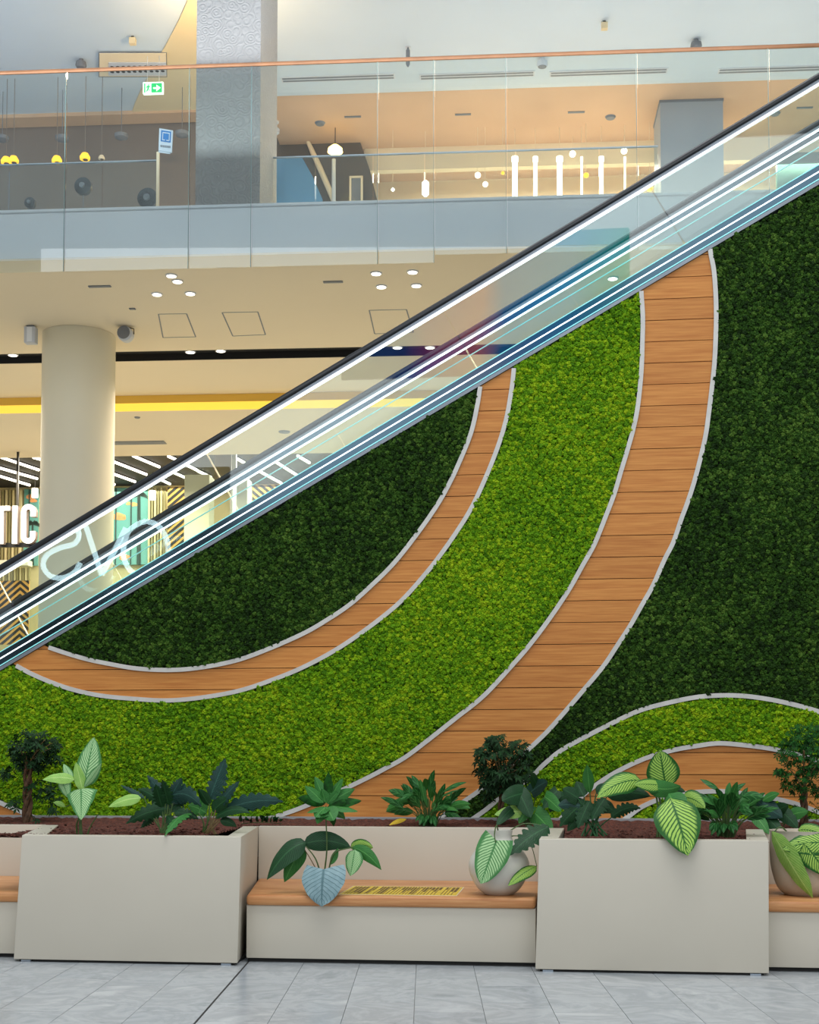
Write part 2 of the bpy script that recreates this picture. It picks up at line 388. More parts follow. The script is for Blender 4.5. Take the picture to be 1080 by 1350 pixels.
C7 = [(818, 1084), (830, 1075), (847, 1063), (873, 1052), (899, 1046), (950, 1043), (998, 1049), (1040, 1057), (1080, 1071), (1105, 1084)]
C8 = [(-80, 1022), (-40, 1040), (0, 1057), (45, 1076), (62, 1084)]
cw = [[wx(*p) for p in c] for c in (C1, C2, C3, C4, C5, C6, C7, C8)]
c1, c2, c3, c4, c5, c6, c7, c8 = [crom(c, 5) for c in cw]
XL, XR = wx(-90, 900)[0], wx(1190, 700)[0]
zb = ZK-.03
def L(*pp): return [wx(*p) for p in pp]
def below(x, z, off=0): return esc_n(x, z) < -off
# backing slab
def wall_poly(x0, x1, z0):
    zt = lambda x: Eo.z+(x-Eo.x)*tan(ea)
    return [(x0, z0), (x1, z0), (x1, zt(x1)), (x0, zt(x0))]
m = MB(); m.prism([Vector((x, YW, z)) for x, z in wall_poly(XL, XR, 0)], (0, .12, 0))
struct('wall_back', m, 'wall_dark')
# kerb between soil and green wall
m = MB(); m.box(XL, XR, YW-.14, YW-.002, .60, ZK)
mk('wall_kerb', m, 'kerb', label='low grey kerb with a pale top edge running along the foot of the green wall', cat='kerb')

def band_planks(poly, root, pitch, zref):
    zs = [p[1] for p in poly]; lo, hi = min(zs), max(zs)
    cl = [p for i, p in enumerate(poly) if (Vector(p)-Vector(poly[i-1])).length > .004]
    base = bmesh.new(); vs = [base.verts.new((x, YW-.03, z)) for x, z in cl]
    for tri in tessellate_polygon([[Vector((x, z, 0)) for x, z in cl]]): base.faces.new([vs[i] for i in tri])
    def cut(bm, co, no):
        bmesh.ops.bisect_plane(bm, geom=bm.verts[:]+bm.edges[:]+bm.faces[:], plane_co=co, plane_no=no, clear_outer=True)
    cut(base, Eo+en*-.004, en); cut(base, Vector((0, 0, zb)), Vector((0, 0, -1)))
    k = math.floor((lo-zref)/pitch)
    while zref+k*pitch < hi:
        z0 = zref+k*pitch+.003; z1 = zref+(k+1)*pitch-.003; k += 1
        bm = base.copy(); bmesh.ops.remove_doubles(bm, verts=bm.verts[:], dist=1e-4); cut(bm, Vector((0, 0, z0)), Vector((0, 0, -1))); cut(bm, Vector((0, 0, z1)), Vector((0, 0, 1)))
        if not bm.faces: bm.free(); continue
        bmesh.ops.remove_doubles(bm, verts=bm.verts[:], dist=1e-4)
        bmesh.ops.dissolve_limit(bm, angle_limit=.001, verts=bm.verts[:], edges=bm.edges[:])
        left = set(bm.faces)
        while left:
            st = [left.pop()]; isl = list(st)
            while st:
                q = st.pop()
                for e in q.edges:
                    for g in e.link_faces:
                        if g in left: left.remove(g); st.append(g); isl.append(g)
            if sum(g.calc_area() for g in isl) < .0006: continue
            mb = MB(); jit = random.uniform(-.0012, .0012); idx = {}; fv = []; ff = []
            for g in isl:
                for v in g.verts:
                    if v not in idx: idx[v] = len(fv); fv.append(v.co+Vector((0, jit, 0)))
                ff.append(tuple(idx[v] for v in g.verts))
            n = len(fv); si = set(isl)
            for g in isl:
                for e in g.edges:
                    if sum(1 for h in e.link_faces if h in si) == 1:
                        p_, q_ = idx[e.verts[0]], idx[e.verts[1]]; ff.append((p_, q_, q_+n, p_+n))
            mb.add(fv+[v+Vector((0, .024, 0)) for v in fv], ff)
            mk('plank', mb, 'plank', root)
        bm.free()
    base.free()
zA = wx(880, 677)[1]; zB = wx(715, 963.7)[1]; nrow = round((963.7-677)/28.3)
pitch = (zA-zB)/nrow; print('pitch', pitch)
def band_root(label):
    return thing('timber_cladding', label, 'cladding', (0, YW-.05, ZK))
r = band_root('narrow curved band of orange timber planks around the small dark moss half disc')
band_planks(c1+c2[::-1], r, pitch, zA)
r = band_root('wide sweeping band of timber planks between light moss and dark moss')
band_planks(c3+[wx(345, 1100), wx(575, 1100)]+c4[::-1], r, pitch, zA)
r = band_root('low timber plank arch under the small light moss arc behind the right planter')
band_planks(c6+[wx(1180, 1100), wx(1105, 1100)]+c7[::-1]+[wx(800, 1100), wx(735, 1100)], r, pitch, zA)
r = band_root('small corner of timber planks at the far left foot of the wall')
band_planks(c8+[wx(62, 1100), wx(-80, 1100)], r, pitch, zA)

def edging(c, label, wd=.038):
    pts = [p for p in c if below(*p, .0) and p[1] > zb and XL < p[0] < XR]
    mb = MB(); n = len(pts); vs = []; fs = []
    for i, p in enumerate(pts):
        a = pts[max(i-1, 0)]; b = pts[min(i+1, n-1)]; t = Vector((b[0]-a[0], b[1]-a[1])).normalized(); nn = Vector((-t.y, t.x))*wd/2
        for (sx, yy) in ((1, YW-.05), (-1, YW-.05), (-1, YW), (1, YW)): vs.append((p[0]+nn.x*sx, yy, p[1]+nn.y*sx))
    for i in range(n-1):
        for k in range(4): fs.append((i*4+k, i*4+(k+1) % 4, i*4+4+(k+1) % 4, i*4+4+k))
    fs += [(3, 2, 1, 0), tuple((n-1)*4+k for k in range(4))]
    mb.add(vs, fs); mk('edging_strip', mb, 'edging', label=label, cat='edging')
edging(c1, 'pale curved edging strip between the dark moss half disc and narrow planks')
edging(c2, 'pale curved edging strip on the outer side of the narrow plank band')
edging(c3, 'long pale edging strip between light moss and the left side of wide planks')
edging(c4, 'long pale edging strip between the wide planks and right-hand dark moss')
edging(c5, 'pale arched edging strip on top of the small light moss arc')
edging(c6, 'pale arched edging strip between small light moss arc and low plank arch')
edging(c7, 'lowest pale arched edging strip beneath the low plank arch')
edging(c8, 'short pale edging strip above the corner of planks at far left')

# moss clumps
def gn_moss(name, matl, scale):
    ng = bpy.data.node_groups.new(name, 'GeometryNodeTree')
    ng.interface.new_socket('Geometry', in_out='INPUT', socket_type='NodeSocketGeometry'); ng.interface.new_socket('Geometry', in_out='OUTPUT', socket_type='NodeSocketGeometry')
    N = ng.nodes; Lk = ng.links.new
    gi = N.new('NodeGroupInput'); go = N.new('NodeGroupOutput'); jn = N.new('GeometryNodeJoinGeometry')
    for k in range(4):
        ico = N.new('GeometryNodeMeshIcoSphere'); ico.inputs['Subdivisions'].default_value = 3; ico.inputs['Radius'].default_value = 1
        nz = N.new('ShaderNodeTexNoise'); nz.noise_dimensions = '4D'; nz.inputs['W'].default_value = k*7.3; nz.inputs['Scale'].default_value = 1.5; nz.inputs['Detail'].default_value = 2.5
        sub = N.new('ShaderNodeMath'); sub.operation = 'MULTIPLY_ADD'; sub.inputs[1].default_value = 2.6; sub.inputs[2].default_value = -1.3; Lk(nz.outputs[0], sub.inputs[0])
        nm = N.new('GeometryNodeInputNormal'); sc_ = N.new('ShaderNodeVectorMath'); sc_.operation = 'SCALE'; Lk(nm.outputs[0], sc_.inputs[0]); Lk(sub.outputs[0], sc_.inputs['Scale'])
        sp = N.new('GeometryNodeSetPosition'); Lk(ico.outputs[0], sp.inputs[0]); Lk(sc_.outputs[0], sp.inputs['Offset'])
        sm = N.new('GeometryNodeSetMaterial'); sm.inputs['Material'].default_value = matl; Lk(sp.outputs[0], sm.inputs[0])
        gt = N.new('GeometryNodeGeometryToInstance'); Lk(sm.outputs[0], gt.inputs[0]); Lk(gt.outputs[0], jn.inputs[0])
    m2p = N.new('GeometryNodeMeshToPoints'); Lk(gi.outputs[0], m2p.inputs[0])
    iop = N.new('GeometryNodeInstanceOnPoints'); Lk(m2p.outputs[0], iop.inputs['Points']); Lk(jn.outputs[0], iop.inputs['Instance']); iop.inputs['Pick Instance'].default_value = True
    ri = N.new('FunctionNodeRandomValue'); ri.data_type = 'INT'; ri.inputs['Min'].default_value if False else None
    for s_ in ri.inputs:
        if s_.enabled and s_.name == 'Min': s_.default_value = 0
        if s_.enabled and s_.name == 'Max': s_.default_value = 3
    Lk([o for o in ri.outputs if o.enabled][0], iop.inputs['Instance Index'])
    rr = N.new('FunctionNodeRandomValue'); rr.data_type = 'FLOAT_VECTOR'
    for s_ in rr.inputs:
        if s_.enabled and s_.name == 'Max': s_.default_value = (6.28, 6.28, 6.28)
    Lk([o for o in rr.outputs if o.enabled][0], iop.inputs['Rotation'])
    rs = N.new('FunctionNodeRandomValue'); rs.data_type = 'FLOAT'
    for s_ in rs.inputs:
        if s_.enabled and s_.name == 'Min': s_.default_value = scale*.75
        if s_.enabled and s_.name == 'Max': s_.default_value = scale*1.35
    Lk([o for o in rs.outputs if o.enabled][0], iop.inputs['Scale']); Lk(iop.outputs[0], go.inputs[0])
    return ng
NG_L = gn_moss('moss_clumps_light', M['moss_light'], .0165); NG_D = gn_moss('moss_clumps_dark', M['moss_dark'], .0175)
import numpy as np
def in_poly(X, Z, poly):
    ins = np.zeros(X.shape, bool); n = len(poly); j = n-1
    for i in range(n):
        xi, zi = poly[i]; xj, zj = poly[j]
        if zi != zj:
            cnd = ((zi > Z) != (zj > Z)) & (X < (xj-xi)*(Z-zi)/(zj-zi)+xi); ins ^= cnd
        j = i
    return ins
rng = np.random.default_rng(3)
def moss(poly, ng, label, sp, bk):
    a = np.array(poly); X, Z = np.meshgrid(np.arange(a[:, 0].min(), a[:, 0].max(), sp), np.arange(max(a[:, 1].min(), zb), a[:, 1].max(), sp*.87))
    X = X+(np.arange(Z.shape[0]) % 2)[:, None]*sp/2
    X = X.ravel()+rng.uniform(-.35, .35, X.size)*sp; Z = Z.ravel()+rng.uniform(-.35, .35, Z.size)*sp
    q = np.array(c1+c2+c3+c4+c5+c6+c7+c8); md = np.ones(X.size)
    for i0 in range(0, len(q)-1):
        d_ = q[i0+1]-q[i0]; L2 = float(d_@d_)
        if L2 > .25 or L2 == 0: continue
        t_ = np.clip(((X-q[i0, 0])*d_[0]+(Z-q[i0, 1])*d_[1])/L2, 0, 1); md = np.minimum(md, np.hypot(X-q[i0, 0]-t_*d_[0], Z-q[i0, 1]-t_*d_[1]))
    ok = (md > .022+rng.uniform(-.007, .007, X.size)) & in_poly(X, Z, poly) & (((X-Eo.x)*en.x+(Z-Eo.z)*en.z) < -.012) & (Z > zb) & (X > XL) & (X < XR)
    X = X[ok]; Z = Z[ok]; Y = YW-.030+rng.uniform(-.009, .009, X.size)+.006*np.sin(X*9)*np.sin(Z*11)
    me = bpy.data.meshes.new('moss'); me.from_pydata([(x, y-YW, z-ZK) for x, y, z in zip(X.tolist(), Y.tolist(), Z.tolist())], [], [])
    o = bpy.data.objects.new('moss_panel', me); C.objects.link(o); o.location = (0, YW, ZK)
    md = o.modifiers.new('clumps', 'NODES'); md.node_group = ng
    o['label'] = label; o['category'] = 'moss'; o['kind'] = 'stuff'
    # dark felt the clumps are glued on
    bm = bmesh.new(); f = bm.faces.new([bm.verts.new((x, YW-.012, z)) for x, z in poly]); bmesh.ops.triangulate(bm, faces=[f])
    for co, no in ((Eo+en*-.004, en), (Vector((0, 0, zb)), Vector((0, 0, -1))), (Vector((XR, 0, 0)), Vector((1, 0, 0))), (Vector((XL, 0, 0)), Vector((-1, 0, 0)))):
        bmesh.ops.bisect_plane(bm, geom=bm.verts[:]+bm.edges[:]+bm.faces[:], plane_co=co, plane_no=no, clear_outer=True)
    mb = MB()
    for g in bm.faces: mb.prism([v.co for v in g.verts], (0, .011, 0))
    bm.free(); mk('felt_backing', mb, bk, o)
    return len(X)
k = moss(c1+[wx(20, 780), wx(600, 440)], NG_D, 'dark green moss filling the half disc inside the narrow plank band', .0265, 'mb_dark')
k += moss(c2+[wx(-90, 840), wx(-90, 1018)]+c8+[wx(62, 1100), wx(345, 1100)]+c3[::-1]+[wx(800, 300)], NG_L, 'large sweep of light green moss between narrow and wide plank bands', .0252, 'mb_light')
k += moss(c4+[wx(575, 1100), wx(617, 1100)]+c5+[wx(1200, 990), wx(1200, 100), wx(1000, 150)], NG_D, 'large dark green moss field on the right, under the escalator', .0265, 'mb_dark')
k += moss(c5+[wx(1200, 1000), wx(1200, 1070)]+c6[::-1]+[wx(735, 1100), wx(617, 1100)], NG_L, 'small arc of light green moss above the low plank arch', .0252, 'mb_light')
k += moss(c7+[wx(1105, 1100), wx(818, 1100)], NG_L, 'lowest sliver of light green moss under the low plank arch', .0252, 'mb_light')
print('moss clumps', k)

# ------------------------------------------------------------------ escalator
esc = thing('escalator', 'rising escalator with glass sides, black handrails and white light strips above green wall', 'escalator', (Eo.x, YW, Eo.z))
S0, S1 = -1.0, (XR-Eo.x)/cos(ea)+1.2
def bar(mb, n0, n1, y0, y1, s0=S0, s1=S1):
    q = lambda s, n, y: Eo+ed*s+en*n+Vector((0, y, 0))
    return mb.hexa([q(s0, n0, y0), q(s1, n0, y0), q(s1, n0, y1), q(s0, n0, y1)], [q(s0, n1, y0), q(s1, n1, y0), q(s1, n1, y1), q(s0, n1, y1)])
def escbar(name, n0, n1, y0, y1, m, parent=esc, bevel=0, **k):
    mb = MB(); bar(mb, n0, n1, y0, y1); return mk(name, mb, m, parent, bevel=bevel, **k)
YF = YW+1.12
escbar('lower_profile', -.002, .026, YW-.05, YW+.04, 'profile', label='brushed grey lower edge profile')
sk = escbar('skirt_panel', .026, .146, YW-.035, YW+.05, 'skirt')
escbar('glow_line', .092, .100, YW-.042, YW-.034, 'led', sk)  # emissive line drawn where the skirt mirrors a light strip
escbar('lower_glint', .036, .044, YW-.040, YW-.033, 'glint_thin', sk)  # glowing bar in place of the cyan reflection on the skirt
escbar('top_bead', .146, .153, YW-.04, YW-.02, 'glint_thin', sk)
escbar('inner_skirt', .0, .15, YF-.03, YF+.03, 'skirt')
escbar('truss', -.45, .02, YW+.14, YF+.05, 'dark')
def esc_side(y, far):
    hr = MB(); bar(hr, .80, .852, y-.035, y+.035); mk('handrail', hr, 'black', esc, bevel=.018)
    g = MB(); bar(g, .778, .80, y-.022, y+.022); mk('rail_profile', g, 'profile', esc)
    l = MB(); bar(l, .760, .776, y-.012, y+.012); mk('glow_line', l, 'led', esc)
    if far:
        l = MB(); bar(l, .702, .711, y-.012, y+.012); mk('glow_line', l, 'led', esc)  # second emissive line stands in for the rail light's reflection
        l = MB(); bar(l, .712, .756, y-.016, y+.016); mk('rail_profile', l, 'skirt', esc)
        l = MB(); bar(l, .622, .628, y-.010, y+.010); mk('glint_line', l, 'glint_thin', esc)  # glowing line in place of a highlight on the far glass
    # glass panels split at joints
    js = [Eo.x+0]*0
    jp = [(P(W, 25, 815, Y=y)), P(W, 285, 620, Y=y), P(W, 620, 470, Y=y), P(W, 890, 300, Y=y)] if not far else [P(W, 150, 745, Y=y), P(W, 450, 580, Y=y), P(W, 760, 400, Y=y)]
    ss = [S0]+[(p-Eo).dot(ed) for p in jp]+[S1]
    for a, b in zip(ss[:-1], ss[1:]):
        mb = MB(); bar(mb, .10, .76, y-.006, y+.006, a+.004, b-.004); mk('glass_panel', mb, 'glass_far' if far else 'glass_esc', esc)
esc_side(YW, False); esc_side(YF, True)

# ------------------------------------------------------------------ planter boxes and benches
ZT = .90
def planter(label, TLp, TRp, BLp, BRp, yb, bkl, bkr):
    bl = W.at(*BLp, Z=.012); br = W.at(*BRp, Z=.012); tl = W.at(*TLp, Z=ZT); tr = W.at(*TRp, Z=ZT)
    depth = YBK-yb+.02
    x0b, x1b = W.at(*BLp, Y=yb)[0], W.at(*BRp, Y=yb)[0]; x0t, x1t = W.at(*TLp, Y=yb)[0], W.at(*TRp, Y=yb)[0]
    th = thing('planter_box', label, 'planter', ((x0b+x1b)/2, yb+depth/2, 0))
    o = MB(); Y0, Y1 = yb, yb+depth; rim = .13; H = .09
    kl = W.at(bkl, 1091, Y=Y1)[0]; kr = W.at(bkr, 1091, Y=Y1)[0]
    A = [(x0b, Y0, .018), (x1b, Y0, .018), (kr+(x1b-x1t), Y1, .018), (kl+(x0b-x0t), Y1, .018)]; T = [(x0t, Y0, ZT), (x1t, Y0, ZT), (kr, Y1, ZT), (kl, Y1, ZT)]
    I = [(x0t+rim, Y0+rim, ZT), (x1t-rim, Y0+rim, ZT), (kr-rim, Y1, ZT), (kl+rim, Y1, ZT)]; J = [(p[0], p[1], ZT-H) for p in I]
    vs = A+T+I+J
    fs = [(3, 2, 1, 0), (0, 1, 5, 4), (1, 2, 6, 5), (3, 0, 4, 7), (4, 5, 9, 8), (5, 6, 10, 9), (7, 4, 8, 11), (8, 9, 13, 12), (9, 10, 14, 13), (11, 8, 12, 15), (12, 13, 14, 15), (2, 3, 15, 14), (6, 2, 14, 10), (3, 7, 11, 15)]
    o.add(vs, fs); mk('body', o, 'cream_box', th, bevel=.004)
    pl = MB(); pl.box(min(x0b, x0t)+.03, x1b-.03, Y0+.03, Y1-.02, 0, .018); mk('plinth', pl, 'dark', th)
    for xx in (x0b+.05, x1b-.12):
        q = MB(); q.box(xx, xx+.07, Y0+.012, Y0+.03, 0.0, .012); mk('foot', q, 'alu', th)
    return (x0b, x1b, x0t, x1t, kl, kr)
YBK = W.at(524, 1090.5, Z=ZT)[1]; print('YB', YB, 'backrest', YBK)
DEP = YBK-YB+.02
pL = planter('cream box planter on the left with the trapezoid front, holding pale variegated plant', (29, 1103), (318, 1102), (18, 1271), (313, 1270), y_l, 57, 341)
pR = planter('cream box planter on the right, under the large hanging variegated leaf', (711, 1106), (1013.5, 1107.5), (706, 1282), (1014, 1285.5), y_r, 722, 1006)
ZS = .48
YS = YB+.16
def bench(label, x0, x1, k0, k1):      # x0,x1 at the front, k0,k1 at the backrest
    th = thing('bench', label, 'bench', ((x0+x1)/2, YS+.4, 0)); f = lambda y: (y-YS)/(YBK-YS)
    def trap(y0, y1, z0, z1, ins=0):
        m = MB(); q = [(x0+(k0-x0)*f(y0)+ins, y0), (x1+(k1-x1)*f(y0)-ins, y0), (x1+(k1-x1)*f(y1)-ins, y1), (x0+(k0-x0)*f(y1)+ins, y1)]
        return m.hexa([(a_, b_, z0) for a_, b_ in q], [(a_, b_, z1) for a_, b_ in q])
    mk('base', trap(YS+.03, YBK-.001, .03, ZS-.075), 'cream_box', th, bevel=.003)
    mk('plinth', trap(YS+.07, YBK-.02, 0, .03, .01), 'dark', th)
    mk('seat', trap(YS, YBK-.001, ZS-.075, ZS), 'seat', th, bevel=.022)
    m = MB(); m.box(k0, k1, YBK, YBK+.09, .03, ZT); mk('backrest', m, 'cream_box', th, bevel=.003)
    return th
g = .004
bench('long cream bench with timber seat standing between the two box planters', max(pL[1], pL[3])+g, min(pR[0], pR[2])-g, pL[5]+g, pR[4]-g)
bench('cream bench with timber seat cut off by the left edge of the photo', XL-.6, min(pL[0], pL[2])-g, XL-.6, pL[4]-g)
bench('cream bench with rounded timber seat at the right edge carrying the large taupe pot', max(pR[1], pR[3])+g, XR+.4, pR[5]+g, XR+.4)
# soil
def soil():
    mb = MB()
    def patch(x0, x1, y0, y1, z, z2=None):
        nx = max(2, int((x1-x0)/.03)); ny = max(2, int((y1-y0)/.03)); o = []
        for j in range(ny+1):
            for i in range(nx+1):
                o.append((x0+(x1-x0)*i/nx, y0+(y1-y0)*j/ny, z+((z2 or z)-z)*j/ny+random.uniform(-.008, .012)))
        mb.add(o, [(j*(nx+1)+i, j*(nx+1)+i+1, (j+1)*(nx+1)+i+1, (j+1)*(nx+1)+i) for j in range(ny) for i in range(nx)])
    rects = [(XL-.3, XR+.3, YBK+.092, YW-.145, .885, .925), (pL[4]+.14, min(pL[3], pL[5])-.14, YB+.135, YBK+.1, .878, .888), (pL[2]+.14, pL[4]+.14, YB+.135, YB+.30, .878), (pR[4]+.14, pR[5]-.14, YB+.135, YBK+.1, .878, .888)]
    for r_ in rects: patch(*r_)
    for k in range(2600):   # loose bark chips
        r_ = random.choice(rects[1:]+rects[:1]); x = random.uniform(r_[0]+.02, r_[1]-.02); y = random.uniform(r_[2]+.02, r_[3]-.02); s = random.uniform(.008, .02)
        a = random.uniform(0, pi); c_ = Vector((x, y, r_[4]+random.uniform(.002, .014)))
        u = Vector((cos(a), sin(a), random.uniform(-.4, .4)))*s; v = Vector((-sin(a), cos(a), random.uniform(-.5, .5)))*s*.5; n_ = Vector((0, 0, s*.3))
        mb.hexa([c_-u-v, c_+u-v, c_+u+v, c_-u+v], [c_-u*.8-v+n_, c_+u-v*.8+n_, c_+u*.9+v+n_, c_-u+v*.7+n_])
    mk('soil', mb, 'soil', label='red brown bark mulch filling the planters along the green wall', cat='mulch', kind='stuff')
soil()
# tape on bench
t0 = W.at(468, 1167, Z=ZS+.002); t1 = W.at(611, 1180, Z=ZS+.002)
tp = thing('notice_tape', 'yellow notice tape with dark lettering stuck on the middle bench seat', 'tape', ((t0[0]+t1[0])/2, t0[1], ZS))
a0 = W.at(468, 1167, Z=ZS); a1 = W.at(612, 1170, Z=ZS); yy0 = W.at(540, 1180.5, Z=ZS)[1]; yy1 = W.at(540, 1169, Z=ZS)[1]
m = MB(); m.box(a0[0], a1[0], yy0, yy1, ZS-.0005, ZS+.0015); mk('border', m, 'tape_w', tp)
m = MB(); m.box(a0[0]+.006, a1[0]-.006, yy0+.018, yy1-.018, ZS+.0015, ZS+.0022); mk('strip', m, 'tape_y', tp)
m = MB(); x = a0[0]+.03
while x < a1[0]-.04:                          # lettering too small to read in the photograph
    wd = random.uniform(.012, .022)
    if random.random() < .85:
        y0_, y1_ = yy0+.05, yy1-.05
        m.box(x, x+.006, y0_, y1_, ZS+.0022, ZS+.0028); m.box(x+.006, x+wd, random.uniform(y0_, y1_-.03), random.uniform(y1_-.03, y1_), ZS+.0022, ZS+.0028)
    x += wd+.006
mk('lettering', m, 'tape_ink', tp)

# ------------------------------------------------------------------ ground floor background (frame B)
def bx(px, py, Y): return B.at(px, py, Y=Y)[0]
ZSF = 7.2
def ydepth(py, z, px=300): return B.at(px, py, Z=z)[1]
YE = ydepth(331, ZSF, 500); ZFT = B.at(500, 270, Y=YE)[2]     # slab edge and its top
print('slab edge Y', YE, 'top', ZFT)
Y1s, Y1e = ydepth(461, ZSF), ydepth(474, ZSF)
YC1 = ydepth(519.5, ZSF); ZC2 = B.at(250, 541, Y=YC1)[2]
YSH = B.at(150, 600, Z=ZC2)[1]
print('slot', Y1s, Y1e, 'cove', YC1, ZC2, 'shop', YSH)
BX0, BX1 = -14, 14
m = MB(); m.box(BX0, BX1, YE, Y1s, ZSF, ZFT-.02, B); m.box(BX0, BX1, Y1e, YC1, ZSF, ZFT-.02, B); m.box(BX0, BX1, YC1, YSH, ZC2, ZFT-.02, B)
m.box(BX0, BX1, Y1s, Y1e, ZSF+.3, ZFT-.02, B)
struct('ceiling', m, 'soffit')
m = MB(); m.box(BX0, BX1, Y1s+.002, Y1s+.02, ZSF+.001, ZSF+.3, B); m.box(BX0, BX1, Y1e-.02, Y1e-.002, ZSF+.001, ZSF+.3, B); m.box(BX0, BX1, Y1s+.02, Y1e-.02, ZSF+.1, ZSF+.3, B)
mk('ceiling_slot', m, 'dark', label='long black recessed slot in the cream ceiling behind the escalator', cat='slot')
cv = thing('cove_light', 'long yellow glowing cove light across the cream ceiling', 'light', B.pt(0, YC1-.03, ZC2))
h = ZSF-ZC2
m = MB(); m.box(BX0, BX1, YC1-.012, YC1-.002, ZC2, ZC2+h*.5, B); mk('lit_strip', m, 'cove', cv)
m = MB(); m.box(BX0, BX1, YC1-.012, YC1-.002, ZC2+h*.5, ZSF-.001, B); mk('dim_glow_face', m, 'cove_falloff', cv)
# fascia
m = MB(); m.box(BX0, BX1, YE-.06, YE-.002, ZSF-.01, ZFT, B); m.box(BX0, BX1, YE-.06, YE+.5, ZFT-.02, ZFT+.03, B); struct('trim_2', m, 'fascia')
# upper floor slab
m = MB(); m.box(BX0, BX1, YE+.5, 34, ZFT-.02, ZFT+.0, B); struct('floor_upper', m, 'white')
# glass parapet with wooden handrail
YP = YE-.14
pz1 = B.at(540, 78, Y=YP)[2]; pz0 = B.at(80, 358, Y=YP)[2]
par = thing('glass_parapet', 'tall clear glass parapet with slim timber handrail across the first floor edge', 'balustrade', B.pt(0, YP, pz0))
m = MB(); m.tube([B.pt(BX0, YP, pz1), B.pt(BX1, YP, pz1)], .023, 10); mk('handrail', m, 'rail_wood', par, smooth='auto')
xs = [bx(p, 110, YP) for p in (88, 251, 333, 499, 668, 840, 1014)]; xs = [xs[0]-3.0, xs[0]-1.5]+xs[:4]+[bx(573, 200, YP)]+xs[4:]+[xs[-1]+1.5, xs[-1]+3]; pzs = B.at(700, 333, Y=YP)[2]
for a, b in zip(xs[:-1], xs[1:]):
    pz = pz0 if a < xs[5]+.01 else pzs
    m = MB(); m.box(a+.006, b-.006, YP-.007, YP+.007, pz, pz1-.02, B); p = mk('glass_panel', m, 'glass_par', par)
    m = MB(); m.box(b-.011, b-.006, YP-.009, YP+.009, pz, pz1-.02, B); mk('glass_edge', m, 'glass_edge', p)
# round column
cc = B.at(102, 640, Y=18.3); cwid = (bx(148, 560, 18.0)-bx(55, 560, 18.0))/2
cth = thing('round_column', 'thick round cream column standing at the left behind the escalator', 'column', B.pt(bx(103, 560, 18.0), 18.0, 0))
m = MB(); m.lathe([(cwid, 0), (cwid, ZSF-.002)], B.pt(bx(103, 560, 18.0), 18.0, 0), 64); mk('shaft', m, 'column', cth, smooth='auto')
m = MB(); m.lathe([(cwid+.02, 0), (cwid+.02, .12)], B.pt(bx(103, 560, 18.0), 18.0, 0), 64); mk('base_ring', m, 'alu', cth, smooth='auto')
# downlights
def downlight(px, py, z, label, r=.06, group=None):
    p = P(B, px, py, Z=z); t = thing('ceiling_light', label, 'light', p)
    m = MB(); m.lathe([(r*1.25, -.012), (r*1.3, 0)], p, 20); rg = mk('ring', m, 'white_dev', t)
    m = MB(); m.lathe([(r, -.016), (r, -.011)], p, 20); mk('lens', m, 'lamp_w', t)
for (px, py, lb) in ((226, 363, 'round downlight at the top of the left cluster of four'), (234, 370.5, 'round downlight just below the top one in left cluster'), (207, 387.5, 'round downlight at lower left of the left cluster'), (251, 386.5, 'round downlight at lower right of the left cluster'),
                     (496, 360, 'round downlight at upper left of the middle cluster of four'), (544, 358, 'round downlight at upper right of the middle cluster'), (503, 377.5, 'round downlight at lower left of the middle cluster'), (549, 376, 'round downlight at lower right of the middle cluster'), (808, 366.5, 'single round downlight seen through the escalator glass at right')):
    downlight(px, py, ZSF, lb, .055)
for (px, py, lb) in ((17, 467.5, 'small warm spotlight in the black slot left of the column'), (251, 463.5, 'first small spotlight in the black slot right of the column'), (291, 462, 'second small spotlight in the black slot right of the column'), (524, 457.5, 'spotlight in black slot just below the near escalator handrail'), (567, 457.5, 'spotlight in the black slot, rightmost of the row')):
    downlight(px, py, ZSF+.02, lb, .06)
downlight(456, 520, ZSF, 'tiny downlight beside the yellow cove behind the escalator glass', .03)
for px, py, lb in ((181, 550, 'small round ceiling sensor right of column under yellow cove'), (375, 569, 'oval ceiling loudspeaker seen between escalator handrails')):
    p = P(B, px, py, Z=ZC2); m = MB(); m.lathe([(.04 if px < 200 else .09, -.015), (.05 if px < 200 else .1, 0)], p, 20); mk('ceiling_sensor', m, 'slot', label=lb, cat='sensor')
def ceil_slot(x0, x1, py, z, lb, hgt=.05, two=False, m_='slot'):
    a = P(B, x0, py, Z=z); la = B.at(x0, py, Z=z); lb_ = B.at(x1, py, Z=z)
    t = thing('ceiling_vent', lb, 'vent', a)
    m = MB(); m.box(la[0], lb_[0], la[1], la[1]+hgt, z-.012, z-.0005, B); mk('frame', m, m_, t)
    if two:
        for q in (0, 1):
            m = MB(); m.box(la[0]+.02, lb_[0]-.02, la[1]+hgt*(.12+.48*q), la[1]+hgt*(.4+.48*q), z-.0135, z-.012, B); mk('slot', m, 'slot', t)
ceil_slot(116, 146, 376.5, ZSF, 'short dark slot vent above the round column')
ceil_slot(426, 452, 370.5, ZSF, 'short dark slot vent left of the middle downlight cluster')
ceil_slot(145, 217, 582, ZC2, 'long grey slot vent right of the column below yellow cove', .22)
ceil_slot(170, 178, 406, ZSF, 'tiny slot vent above the round grey loudspeaker')
def access(p4, lb):
    pts = [P(B, *q, Z=ZSF-.0) for q in p4]; t = thing('access_panel', lb, 'hatch', pts[0])
    for i in range(4):
        a, b = pts[i], pts[(i+1) % 4]; d = (b-a).normalized()*.004; s_ = Vector((0, 0, -1)).cross(d).normalized()*.008
        m = MB(); m.prism([a-s_, a+s_, b+s_, b-s_], (0, 0, -.003)); mk('joint', m, 'slot', t)
access([(209, 414), (246, 413.5), (258, 444), (215, 445)], 'left ceiling access hatch outlined by thin joints')
